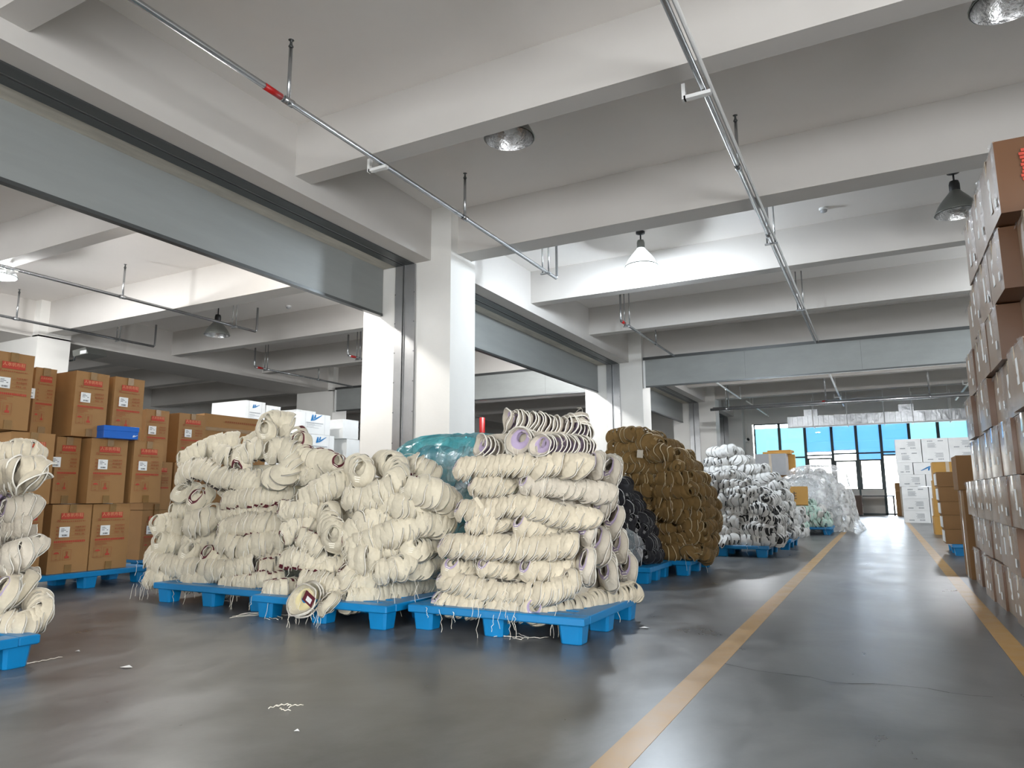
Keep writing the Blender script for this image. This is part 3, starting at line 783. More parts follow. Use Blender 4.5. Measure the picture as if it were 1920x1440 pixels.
# bottom layer, middle layer, top layer
leftbox('printed brown carton in shade on the pallet, behind the left cream pile', 20, 76, 1030, .152, .60, -6.40)
leftbox('printed brown carton in shade, left of the pair on the blue pallet', 92, 167, 1025, .152, .60, -6.50)
leftbox('printed brown carton in shade, right of the pair on the blue pallet', 170, 240, 1020, .152, .60, -6.50)
leftbox('printed brown carton half hidden behind the left pile, middle layer', 14, 98, 885, .762, .60, -6.36)
leftbox('printed brown carton set back in shade, middle layer', 102, 148, 885, .762, .60, -6.58, lab=(-.11, .62))
leftbox('printed brown carton carrying the blue shoe box', 167, 236, 890, .762, .60, -6.46)
leftbox('printed brown carton right of the one carrying the blue shoe box', 248, 303, 895, .762, .60, -6.46)
leftbox('tallest printed brown carton at the left edge, top layer', -22, 58, 750, 1.372, .64, -6.34)
leftbox('printed brown carton set back in shade, top layer', 62, 102, 755, 1.372, .60, -6.62, lab=(-.13, .60))
leftbox('printed brown carton with a lit side, top layer centre', 138, 201, 768, 1.372, .60, -6.48)
leftbox('printed brown carton above the blue shoe box, top layer right', 212, 268, 772, 1.372, .60, -6.48)
# boxes further back along the same row
def backbox(label, xa, xb, ymid, z0, h, X, style='brown', d=.52, rz=math.pi/2, m=None, lab=(-.06, .60)):
    y0, y1 = atX(xa, ymid, X).y, atX(xb, ymid, X).y
    return carton(label, (X-d/2, (y0+y1)/2, z0), y1-y0, d, h, rz, style, m=m, lab=lab)
XB2 = -7.0
for i, (xa, xb, lab) in enumerate(((272, 316, 'printed brown carton lower than its left neighbour, behind the blue shoe box'), (335, 386, 'printed brown carton with a lit left side, behind the widest cream pile'))):
    backbox(lab, xa, xb, 800, 1.20, .56, XB2)
for i, (xa, xb, z) in enumerate(((268, 318, .16), (322, 376, .16), (268, 318, .68), (322, 376, .68))):
    backbox(['shaded brown carton low behind the cream pile, left', 'shaded brown carton low behind the cream pile, right', 'shaded brown carton second layer behind the cream pile, left', 'shaded brown carton second layer behind the cream pile, right'][i], xa, xb, 950, z, .515, XB2)
p0, p1 = atX(415, 785, -7.0), atX(505, 790, -7.0)
carton('large brown carton lying on its side with a strip of tape', (-7.6, (p0.y+p1.y)/2+.15, 1.47), 1.05, .60, .36, math.pi/2, 'plain')
t = [o for o in COL.objects if o.get('label', '').startswith('large brown carton lying')][0]
MB().b(-.525, .5, -.312, -.304, .155, .20).build('tape', TAPE, t)
q = MB()
for z0 in (.27, .05):
    x = -.22
    while x < .3: q.poly([(x, -.309, z0), (x+.02, -.309, z0), (x+.02, -.309, z0+.022), (x, -.309, z0+.022)]); x += .032
q.build('print', INKBR, t)
q = MB().b(-.531, -.526, -.06, -.02, .07, .29); q.build('banner', REDINK, t)
MB().b(-.533, -.526, .06, .15, .18, .28).build('label', LABEL, t)
for k, (z, hh) in enumerate(((.16, .42), (.60, .42), (1.04, .42))):
    carton('brown carton under the one lying on its side, %s from the floor' % ORD[k+1], (-7.6, (p0.y+p1.y)/2+.12, z), 1.0, .58, hh, math.pi/2, 'taped')
# blue shoe box
y0, y1 = atX(202, 818, -6.32).y, atX(263, 818, -6.32).y
t = thing('shoe_box', 'bright blue shoe box with small white logo on brown cartons', 'shoe box', (-6.50, (y0+y1)/2, 1.364), math.radians(84))
w = (y1-y0)
MB().b(-w/2, w/2, -.16, .16, 0, .085, 0, .003).build('body', BLUEBOX, t)
MB().b(-w/2-.004, w/2+.004, -.164, .164, .07, .118, 0, .003).build('lid', BLUEBOX, t)
link('logo', logo_mesh(.05, -.1648, w/2-.035, .03, LABEL), t)

# white cartons with blue marks behind
def whitebox(label, xa, xb, ymid, z0, h, X, d=.62, style='logo'):
    y0, y1 = atX(xa, ymid, X).y, atX(xb, ymid, X).y
    return carton(label, (X-d/2, (y0+y1)/2, z0), y1-y0, d, h, math.pi/2, style, m=CARDW)
XW = -8.2
def zat(px, py, X): return atX(px, py, X).z
za, zb_, zc = zat(600, 862, XW), zat(600, 815, XW), zat(590, 776, XW)
whitebox('white carton with blue mark, upper of the stack beside the column', 562, 619, 795, zb_, zc-zb_, XW)
whitebox('white carton with blue mark, lower one above the cream roll', 573, 626, 838, zb_-.42, .415, XW)
whitebox('white carton turned sideways against the column, upper', 643, 672, 800, zb_-.02, zc-zb_, XW, style='plain')
whitebox('white carton turned sideways against the column, lower', 650, 674, 840, zb_-.44, .415, XW, style='plain')
hz = (zb_-.425)/3
for k in range(3):
    whitebox('white carton low in the stack behind the cream piles, %s from the floor' % ORD[k+1], 573, 626, 838, k*hz, hz-.004, XW, style='plain')
    whitebox('white carton low against the column, %s from the floor' % ORD[k+1], 650, 674, 840, k*(zb_-.445)/3, (zb_-.445)/3-.004, XW, style='plain')
XW2 = -10.2
z0 = zat(480, 800, XW2); z1 = zat(460, 750, XW2)
whitebox('white carton with blue mark on top, far behind the big brown carton', 460, 497, 770, z0, z1-z0, XW2, .9)
whitebox('white carton with dark print, far behind, right of the marked one', 499, 526, 770, z0, z1-z0-.04, XW2, .9)
whitebox('white carton with blue mark, far behind in the gap', 556, 592, 775, z0, zat(560, 768, XW2)-z0, XW2, 1.2)
for k in range(3): whitebox('white carton base, far behind the brown cartons, %s from the floor' % ORD[k+1], 456, 600, 900, k*z0/3, z0/3-.004, XW2, 1.0, 'plain')

# wall of film wrapped cartons beside the aisle
rr = random.Random(11)
rows = [0, .325, .62, .925, 1.255, 1.585, 1.92, 2.275]
tops = [.32, .615, .92, 1.25, 1.58, 1.915, 2.27, 2.68]
fronts = {0: [5.15, 5.62, 6.10, 6.58, 7.06, 7.55], 1: [5.17, 5.64, 6.10, 6.56, 7.04, 7.5], 2: [4.72, 5.18, 5.63, 6.08, 6.55, 7.05, 7.5],
          3: [4.33, 4.86, 5.36, 5.84, 6.30, 6.78], 4: [4.12, 4.66, 5.08, 5.55, 6.05, 6.5], 5: [4.30, 4.84, 5.33, 5.80, 6.28], 6: [4.02, 4.50, 4.96, 5.46, 5.95],
          7: [4.29, 4.80, 5.28]}
for r in range(8):
    for k, y in enumerate(fronts[r]):
        wd = .455 if k < len(fronts[r])-1 else .47
        nxt = fronts[r][k+1] if k+1 < len(fronts[r]) else y+.48
        wd = nxt-y-.008
        x = .68+.02*rr.uniform(-1, 1)
        if r >= 5 and k == 0 and r != 7: x += .085
        if r in (0, 1): x += .015+.03*(k >= 4)
        if r == 7: x = .655
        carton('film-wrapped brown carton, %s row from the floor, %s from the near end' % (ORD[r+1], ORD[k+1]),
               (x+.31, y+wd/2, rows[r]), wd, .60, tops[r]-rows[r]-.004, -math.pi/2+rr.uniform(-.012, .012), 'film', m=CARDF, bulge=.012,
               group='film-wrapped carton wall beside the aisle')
t = [o for o in COL.objects if o.get('label', '').startswith('film-wrapped brown carton, eighth row from the floor, first')][0]
RS = atY(1913, 306, 4.28); q = MB(); rq = random.Random(2)
for k in range(9): q.box((.263, RS.x-.965+.03+rq.uniform(-.01, .01), RS.z-2.275-.09+k*.02), (.004, rq.uniform(.05, .08), .016))
o = q.build('red_stamp', REDINK, t); o['kind'] = 'stuff'
# tall plain carton and the carton on it
p = gnd(1823, 1087)
carton('tall narrow plain brown carton standing at the end of the wall', (p.x+.30, p.y+.28, 0), .60, .56, .845, 0, 'plain', m=CARD_SHADE)
t = COL.objects[-1]
t = [o for o in COL.objects if o.get('label', '').startswith('tall narrow')][0]
MB().b(-.306, -.300, -.05, -.0, 0, .845).build('tape', TAPEC, t)
MB().b(-.3, .3, -.2865, -.283, .42, .425).build('seam', TAPE, t)
t = carton('square dark brown carton on top of the tall narrow carton', (.655+.30, p.y+.30, .85), .58, .5, .335, 0, 'plain', m=CARD_SHADE)
MB().poly([(-.09, -.2565, .12), (-.03, -.2565, .12), (.0, -.2565, .15), (-.06, -.2565, .26), (-.08, -.2565, .22)]).poly([(-.0, -.2565, .3), (.02, -.2565, .31), (.06, -.2565, .24)]).build('tape_scrap', TAPEC, t)
tagb = tag(MB().box((1.03, p.y+.1, 1.20), (.19, .002, .075)).box((1.03, p.y+.1, 1.20), (.14, .004, .04), 1).build('card_tag', [LABEL, CARDY]), 'small cream card tag on top of the square shaded carton', 'tag')
zz = [.152, .345, .53, .71, .905]; zt = [.34, .525, .705, .90, 1.10]
for k in range(5):
    x = .70-.01*k
    t = carton('brown taped carton, %s up in the stack of five on a pallet' % ORD[k+1], (x+.26, 11.35, zz[k]), .52, .5, zt[k]-zz[k], 0, 'plain', m=CARD_SHADE)
    if k >= 3: MB().b(.06, .09, -.262, -.25, 0, zt[k]-zz[k]).build('strap', TAPEC, t)
    MB().b(-.268, -.255, -.2, .2, .02, zt[k]-zz[k]-.02).build('paper_label', LABEL, t)
for k in range(4):
    carton('yellowish carton, %s up in the narrow stack behind the five' % ORD[k+1], (.86+.27+.02*k, 16.75, .36*k), .52, .5, .355, 0, 'taped', m=CARDY)
# wall of white cartons
xs = [.42, 1.08, 1.73]; wds = [.64, .64, .64]
zr = [0, .335, .67, 1.01, 1.345, 1.68, 2.01]
for r in range(7):
    for k in range(3):
        x = xs[k]+(.07 if r < 3 else 0)+(.03 if r in (3,) else 0)
        if r == 4 and k == 1:
            t = carton('white carton with upside-down blue mark in the far white stack', (1.28, 22.85+.25, zr[r]), .90, .5, .325, 0, 'plain', m=CARDW)
            o = link('logo', logo_mesh(.34, -.262, 0, 0, BLUEINK), t); o.rotation_euler = (0, math.pi, 0); o.location = (-.1, 0, .17)
            continue
        if r == 4 and k == 2: continue
        carton('white printed carton, %s row from the floor, %s from the left, far white stack' % (ORD[r+1], ORD[k+1]), (x+(.2 if (r == 4 and k == 0) else .32), 22.85+.25, zr[r]), (.38 if (r == 4 and k == 0) else wds[k]), .5, .33, 0, 'white', m=CARDW, flip=(r*2+k) % 3 != 1)
for k in range(4):
    carton('small brown carton, %s up in the stack near the window' % ORD[k+1], (.40+.2, 29.8, .30*k), .36, .36, .295, 0, 'taped')
# cartons between the far piles
t = carton('brown carton lid with a hand-drawn character among the white piles', (-1.62, 14.75, .60), .66, .08, .36, math.radians(-2), 'plain', m=CARDY)
t.rotation_euler = (math.radians(-14), 0, math.radians(-3))
link('lettering', text_mesh('柱', .17, INK), t, (.06, -.051, .17))
p = atY(1415, 852, 18.2); q_ = atY(1475, 890, 18.2)
carton('large grey carton on top of the far heap by the windows', ((p.x+q_.x)/2, 18.5, 1.27), q_.x-p.x, .6, p.z-1.27, 0, 'taped', m=CARDG)
for k, (px0, px1, py, hh, dy) in enumerate(((1430, 1482, 850, .06, .1), (1440, 1484, 845, .05, .25), (1476, 1491, 884, .52, .28))):
    a, b_ = atY(px0, py, 18.4+dy), atY(px1, py, 18.4+dy)
    z = a.z-hh if k < 2 else 1.27
    carton(['flattened brown cardboard lying on the grey carton', 'second flattened brown cardboard lying on the grey carton', 'upright brown carton tucked behind the grey carton'][k],
           ((a.x+b_.x)/2, 18.4+dy+.2, p.z+.002+.055*k if k < 2 else 1.27), b_.x-a.x, .5 if k < 2 else .3, hh, [.03, -.06, .04][k], 'plain', m=CARDY)
for k in range(3): carton('brown carton under the grey one in the far heap, %s from the floor' % ORD[k+1], ((p.x+q_.x)/2+.15, 18.62, .423*k), .95, .7, .42, 0, 'taped')
#SECTION bundles
# ------------------------------------------------------------------ strung bundles of shoe uppers
def upper_mesh(name, mats, seed, laces=False, panel=False, collar=None, rw=1.0):
    """one unlasted shoe upper: a domed toe with an open collar towards the heel; +Z is the outside of the dome, +Y the toe"""
    r = random.Random(seed); N, K = 30, 6
    mb = MB(); O = []; I = []
    def outl(a):
        c, s = math.cos(a), math.sin(a)
        if c >= 0: return (.068*math.copysign(abs(s)**.9, s), .072*c**.85)
        return (.068*math.copysign(abs(s)**.9, s)*(1-.22*c*c), -.070*abs(c)**.9)
    hw, hl = (.030, .036) if laces else (.024, .030)
    def hole(a): return (hw*math.sin(a), -.026+hl*math.cos(a))
    ph = r.uniform(0, 6)
    PROF = [(0, .030), (.28, .031), (.55, .026), (.77, .014), (.90, .003), (1.0, .001)]
    ex = r.uniform(.92, 1.12); ey = r.uniform(.95, 1.15); wob = r.uniform(.01, .045)
    for k in range(K):
        s, zp = PROF[k]
        for j in range(N):
            a = 2*math.pi*j/N; ox, oy = outl(a); hx, hy = hole(a)
            w = 1+wob*math.sin(3*a+ph)+.015*math.sin(7*a-ph)
            x, y = hx+(ox*w*ex-hx)*s, hy+(oy*w*ey-hy)*s
            z = zp - .18*y*y/.07*.8 + .004*s*s*math.sin(4*a+2*ph) + .0016*math.sin(5*a+ph+s*4)
            O.append((x, y, z)); I.append((x*.95, y*.95, z-.004))
    rimo = []
    for j in range(N):
        x, y, z = O[(K-1)*N+j]; rimo.append((x*(1+.028*rw), y*(1+.028*rw), z-.0025*rw))
    nO = len(O)
    fo = []
    def q(k, j, off=0): return off+k*N+j % N
    outer, acc, pan, col_ = [], [], [], []
    for k in range(K-1):
        for j in range(N):
            f = (q(k, j), q(k+1, j), q(k+1, j+1), q(k, j+1))
            ang = abs(((2*math.pi*(j+.5)/N+math.pi) % (2*math.pi))-math.pi)
            if ang > math.pi*.83 and k >= 2: acc.append(f)
            elif collar is not None and laces and k == 0: col_.append(f)
            elif panel and ((k == 3 and .30*math.pi < ang < .55*math.pi) or (k <= 1 and ang < .5*math.pi and panel > 1)): pan.append(f)
            else: outer.append(f)
    mb.add(O, [f[::-1] for f in outer], 0, True)
    base = 0
    for lst, mi in ((acc, 3), (pan, 4), (col_, 5)):
        for f in lst: mb.f.append(f[::-1]); mb.m.append(mi); mb.sm.append(True)
    off = len(mb.v); mb.v += I
    for k in range(K-1):
        for j in range(N):
            mb.f.append(tuple(off+i for i in (q(k, j), q(k+1, j), q(k+1, j+1), q(k, j+1)))); mb.m.append(1 if k < 2 or mats[1] in (BLACKP, TEALD) else 0); mb.sm.append(True)
    o = len(mb.v); mb.v += rimo
    for j in range(N):
        j2 = (j+1) % N
        for f in ((q(K-1, j), q(K-1, j2), o+j2, o+j), (o+j, o+j2, nO+q(K-1, j2), nO+q(K-1, j))):
            mb.f.append(f[::-1]); mb.m.append(2); mb.sm.append(True)
        mb.f.append((q(0, j), q(0, j+1), nO+q(0, j+1), nO+q(0, j))); mb.m.append(2); mb.sm.append(True)
    if laces:                                    # tongue and lace bars of the outermost upper
        pass
        for i in range(3):
            mb.box((0, .016+i*.010, .0325-.003*i), (.030-.004*i, .0035, .003), 2)
    return mb.mesh(name, list(mats)+([collar] if collar else []))
KINDS = {}
def kind(k, mats, panel=False, collar=None, rw=1.0):
    KINDS[k] = ([upper_mesh('shoe_upper', mats, s, False, panel, None, rw) for s in (1, 2, 3, 4, 5)], upper_mesh('shoe_upper', mats, 9, True, panel, collar, rw))
kind('lilac', [CREAM, PURPLE, RIM, CREAM, PURPLE], False, PURPLE, 1.4)
kind('lilac_grey', [GREYW, PURPLE, RIM, GREYW, PURPLE], False, PURPLE, 1.4)
kind('maroon', [CREAM2, YLIN, RIM, MAROON, MAROON], False, MAROON, 1.4)
kind('dotted', [CREAM2, YLIN, RIM, BLKTAB, BLKTAB], False, MAROON, 1.4)
kind('plain', [CREAM2, YLIN, RIM, CREAM2, CREAM2], rw=1.4)
kind('tan', [TAN, TANLIN, TANRIM, TAN, TANRIM], rw=2.4)
kind('black', [BLACKU, BLACKU, BLKRIM, BLACKU, BLKRIM], rw=2.0)
kind('white', [WHITEU, WHITEL, BLACKP, BLACKP, BLACKP], 1, rw=.9)
kind('white2', [WHITEU, BLACKP, BLACKP, BLACKP, BLACKP], 2, rw=.9)
kind('white3', [WHITEU, WHITEL, WHITEL, WHITEU, GREYINK], rw=1.5)
kind('teal', [TEALU, TEALD, TEALD, TEALU, TEALU])
kind('mint', [MINTU, WHITEL, WHITEU, BLACKP, WHITEU], 1)

def smooth_path(pts, step):
    P = [Vector(p) for p in pts]
    if len(P) == 2: P = [P[0], P[0].lerp(P[1], .5), P[1]]
    E_ = [P[0]*2-P[1]] + P + [P[-1]*2-P[-2]]
    dense = []
    for i in range(1, len(E_)-2):
        for k in range(16):
            t = k/16
            a, b_, c, d = E_[i-1], E_[i], E_[i+1], E_[i+2]
            dense.append(.5*((2*b_)+(c-a)*t+(2*a-5*b_+4*c-d)*t*t+(3*b_-a-3*c+d)*t**3))
    dense.append(P[-1])
    out = [dense[0]]; acc = 0
    for i in range(1, len(dense)):
        seg = (dense[i]-dense[i-1]).length
        acc += seg
        if acc >= step: out.append(dense[i]); acc = 0
    tans = [(out[min(i+1, len(out)-1)]-out[max(i-1, 0)]).normalized() for i in range(len(out))]
    return out, tans

STRN = {'n': 0}
NEARG = {'bundles of the tall lilac-lined cream pile', 'bundles of the middle cream pile with maroon tabs', 'bundles of the widest cream pile at left', 'bundles of the pile at the left edge'}
def string_mesh(L, seed):
    r = random.Random(seed); pts = []; x = y = 0
    n = 7
    for i in range(n+1):
        z = -L*i/n
        pts.append((x, y, z)); x += r.uniform(-.012, .012); y += r.uniform(-.010, .006)
    return MB().tube(pts, .0016, 4).mesh('string', STRING)
STR = [string_mesh(L, i) for i, L in enumerate((.06, .09, .12, .16, .20, .13, .10, .24))]
def loop_mesh(seed):
    r = random.Random(seed); pts = []
    R0 = .075
    for i in range(15):
        a = -.4+i*(math.pi*1.1)/14
        pts.append((R0*math.cos(a)*(1+r.uniform(-.05, .08)), r.uniform(-.02, .02)+.05*(i/14-.5), R0*math.sin(a)*(1+r.uniform(-.03, .08))))
    return MB().tube(pts, .0015, 4).mesh('string', STRING)
LOOP = [loop_mesh(i) for i in range(5)]

def bundle(label, pts, kd, group, face=(.15, -1, .25), toe=(0, -.5, -.85), tilt=.55, step=.026, sc=1.0, strings=2, zmin=.155, flip=False, seed=None, jit=1.0, loops=2, long=1.0):
    """a strung row of nested uppers along pts; the first upper is the outermost dome"""
    STRN['n'] += 1
    r = random.Random(STRN['n'] if seed is None else seed)
    if group in NEARG: step *= .92; tilt = max(tilt, .95) if not flip else min(tilt, .6)
    P, T = smooth_path(pts, step*sc)
    cx = sum(p.x for p in P)/len(P); cy = sum(p.y for p in P)/len(P); cz = min(p.z for p in P)-.065*sc
    cz = max(cz, zmin)
    e = thing('shoe_upper_bundle', label, 'shoe uppers', (cx, cy, cz), group=group)
    base = Vector((cx, cy, cz)); F = Vector(face).normalized(); TO = Vector(toe).normalized()
    var, head = KINDS[kd]
    for i, (p, t) in enumerate(zip(P, T)):
        n = -t
        f = (F - t*F.dot(t))
        if f.length > .05: n = (n*math.cos(tilt) + f.normalized()*math.sin(tilt)*(-1 if flip else 1)).normalized()
        n = (n+Vector((r.gauss(0, .07), r.gauss(0, .07), r.gauss(0, .07)))*jit).normalized()
        y = TO - n*TO.dot(n)
        if y.length < .1: y = Vector((.3, .2, -1)) - n*Vector((.3, .2, -1)).dot(n)
        y = (y.normalized()+Vector((r.gauss(0, .14), r.gauss(0, .14), r.gauss(0, .14)))*jit)
        y = (y-n*y.dot(n)).normalized(); x = y.cross(n)
        me = head if i == 0 else var[r.randrange(5)]
        o = bpy.data.objects.new('shoe_upper', me); COL.objects.link(o); o.parent = e
        s = sc*(1+r.uniform(-.07, .07))
        q = p+Vector((r.gauss(0, .004), r.gauss(0, .004), r.gauss(0, .004)))*jit
        mt = Matrix((x, y, n)).transposed().to_4x4()
        mt = Matrix.Translation(q-base) @ mt @ Matrix.Diagonal((s, s*long, s, 1))
        o.matrix_local = mt
    for k in range(strings):
        p = P[r.randrange(len(P))]
        low = p.z < .32 and group in NEARG
        o = link('string', STR[r.randrange(len(STR))], e, p-base+Vector((0, (-.135 if low else -.07*sc), (-.02 if low else -.03*sc))), r.uniform(-.3, .3) if low else r.uniform(0, 6))
    for k in range(loops):
        i = r.randrange(len(P)); p, t = P[i], T[i]
        o = link('string', LOOP[r.randrange(len(LOOP))], e, p-base)
        o.rotation_euler = (0, r.uniform(-.4, .4), math.atan2(t.y, t.x)-math.pi/2)
    return e

def crop(ox, oy, k): return lambda x, y: (ox+x/k, oy+y/k)
def heap_core(label, x0, x1, y0, y1, z0, z1, m, taper=.2):
    """the uppers packed out of sight inside a pile, shown only in the gaps"""
    mb = MB(); n, k = 28, 9; vs = []; fs = []
    for i in range(k+1):
        u = i/k; s = 1-taper*u*u
        for j in range(n):
            a = 2*math.pi*j/n
            c, d = math.cos(a), math.sin(a)
            e = (abs(c)**4+abs(d)**4)**.25
            w = 1+.06*nz(c*3+x0, d*3+y0, u*6)
            vs.append(((x0+x1)/2+(x1-x0)/2*c/e*s*w, (y0+y1)/2+(y1-y0)/2*d/e*s*w, z0+(z1-z0)*u))
    for i in range(k):
        for j in range(n): fs.append((i*n+j, i*n+(j+1) % n, (i+1)*n+(j+1) % n, (i+1)*n+j))
    fs.append(tuple(k*n+j for j in range(n))); fs.append(tuple(range(n-1, -1, -1)))
    mb.add(vs, fs, 0, True)
    o = mb.build('packed_shoe_uppers', m)
    return tag(o, label, 'shoe uppers', kind='stuff')

# ---- A: tall lilac-lined pile, built of crossing layers
cA = crop(780, 740, 3.0)
def YA(py): return 3.80+(1150-py)/390*.18
def pA(pts, dy=0.0):
    out = []
    for p in pts:
        x, y = cA(p[0], p[1]); out.append(atY(x, y, YA(y)+dy+(p[2] if len(p) > 2 else 0)))
    return out
GA = 'bundles of the tall lilac-lined cream pile'
def A(what, pts, kd='lilac', **k):
    k.setdefault('face', (0, -.8, .62))
    bundle('cream shoe-upper bundle in the tall lilac-lined pile: '+what, pA(pts), kd, GA, **k)
for i, (what, pts, kd, kw) in enumerate([
    ('long lowest roll along the right edge', [(655, 1222, -.02), (900, 1190, .25), (1100, 1140, .55), (1235, 1105, .82)], 'lilac', dict(step=.022, face=(1, -.6, .3), strings=4)),
    ('lowest roll at the front left', [(125, 1160), (330, 1190), (610, 1205)], 'lilac', dict(strings=8, loops=4)),
    ('long second roll sagging along the front', [(150, 1040), (300, 1080), (520, 1115), (720, 1115), (890, 1050, .05)], 'lilac', dict(step=.021, strings=6)),
    ('third layer, stub at left with dark opening', [(200, 975), (335, 985, .12)], 'lilac', dict(tilt=.8, face=(-.2, -1, .6), toe=(-.3, -.3, -1))),
    ('third layer, middle stub with dark opening', [(390, 965), (570, 980, .1)], 'lilac', dict(tilt=.8, face=(-.2, -1, .6), toe=(-.3, -.3, -1))),
    ('third layer, right stub of spread plates', [(625, 985), (760, 975, .05), (890, 950, .16)], 'lilac', dict(tilt=.75, face=(-.2, -1, .6), toe=(-.2, -.3, -1))),
    ('longest straight roll, fourth layer', [(160, 850), (400, 850), (650, 860), (885, 840, .04)], 'lilac', dict(step=.019, strings=3, sc=1.12)),
    ('fifth layer, left stub', [(310, 725), (420, 720), (530, 715, .1)], 'lilac', dict(tilt=.8, face=(-.2, -1, .6), toe=(-.3, -.3, -1))),
    ('fifth layer, right stub with hanging toe', [(590, 735), (720, 740, .04), (870, 735, .16)], 'lilac', dict(tilt=.75, face=(-.2, -1, .5), toe=(-.2, -.3, -1), sc=1.1)),
    ('sixth layer, bowed roll', [(250, 650), (420, 640), (620, 625), (800, 680), (990, 690, .08)], 'lilac', dict(step=.021, sc=1.05)),
    ('seventh layer, left stub', [(330, 510), (460, 515), (560, 505, .12)], 'lilac', dict(tilt=.8, face=(-.2, -1, .6), toe=(-.3, -.3, -1))),
    ('seventh layer, middle stub running right', [(620, 500), (760, 515, .04), (900, 530, .12), (1080, 550, .2)], 'lilac_grey', dict(tilt=.7, face=(-.1, -1, .5))),
    ('eighth layer, long roll at shoulder height', [(240, 415), (450, 395), (700, 400), (950, 395, .06)], 'lilac', dict(step=.021, sc=1.15)),
    ('upper left stub showing lilac linings', [(480, 320, .08), (350, 280)], 'lilac_grey', dict(flip=True, tilt=.7, face=(-.3, -1, .3), toe=(0, -.3, -1), sc=1.05)),
    ('wide open lilac pair near the top', [(640, 290, .12), (575, 262)], 'lilac_grey', dict(flip=True, tilt=.75, face=(0, -1, .15), toe=(-.5, -.2, -1), sc=1.25)),
    ('right top roll with lilac mouth', [(960, 300, .25), (820, 290, .1), (690, 285, -.02)], 'lilac_grey', dict(flip=True, step=.022, tilt=.7, face=(-.4, -1, .2), toe=(0, -.3, -1), sc=1.05)),
    ('topmost roll ending in a fan', [(910, 140, .28), (925, 205, .3), (850, 190, .22), (680, 165, .16), (520, 150, .1)], 'lilac_grey', dict(flip=True, step=.022, tilt=.6, face=(-.3, -1, .4), toe=(0, -.4, -1), sc=1.12, strings=3, loops=3)),
]): A(what, pts, kd, **kw)
# right flank, on the plane beside the aisle
def pAx(pts): return [atX(*cA(p[0], p[1]), -1.56-(p[2] if len(p) > 2 else 0)) for p in pts]
for what, pts, kw in [
    ('toe hanging on the right flank, highest', [(1100, 440), (1070, 425, .25)], dict(tilt=.3, sc=1.2)),
    ('narrow stub on the upper right flank', [(1010, 400, .0), (990, 420, .25)], dict(tilt=.3)),
    ('right flank stub with lilac mouth, middle', [(1110, 715), (1080, 700, .25)], dict(tilt=.4, sc=1.15)),
    ('right flank stub beside the sixth layer', [(1045, 620, .05), (1010, 640, .25)], dict(tilt=.4)),
    ('big toe on the right flank, middle', [(1030, 850), (1000, 830, .25)], dict(tilt=.35, sc=1.25)),
    ('right flank stub at hip height, far end', [(1190, 985, .02), (1150, 970, .25)], dict(tilt=.35, sc=1.2)),
    ('right flank stub with lilac mouth, low', [(1085, 1010), (1050, 1000, .25)], dict(tilt=.4, sc=1.2)),
    ('right flank stub low, next to the front', [(960, 960, .0), (940, 950, .25)], dict(tilt=.4, sc=1.15)),
    ('far right stub under the middle stub', [(1140, 850, .06), (1100, 850, .25)], dict(tilt=.35, sc=1.15)),
    ('far right stub above the middle stub', [(1080, 560, .03), (1050, 560, .25)], dict(tilt=.35, sc=1.1)),
    ('stub behind the lowest roll, far right', [(1180, 1070, .05), (1150, 1060, .25)], dict(tilt=.35, sc=1.1)),
    ('stub above the flank middle, near the front', [(960, 760, .03), (930, 760, .25)], dict(tilt=.35, sc=1.1))]:
    bundle('cream shoe-upper bundle in the tall lilac-lined pile: '+what, pAx(pts), 'lilac_grey', GA, face=(.1, -1, .15), toe=(.1, -.2, -1), long=1.35, **dict(kw, tilt=kw['tilt']+.45))
heap_core('cream uppers packed inside the tall lilac-lined pile', -2.50, -1.66, 3.94, 4.62, .16, 1.22, GREYW, .25)

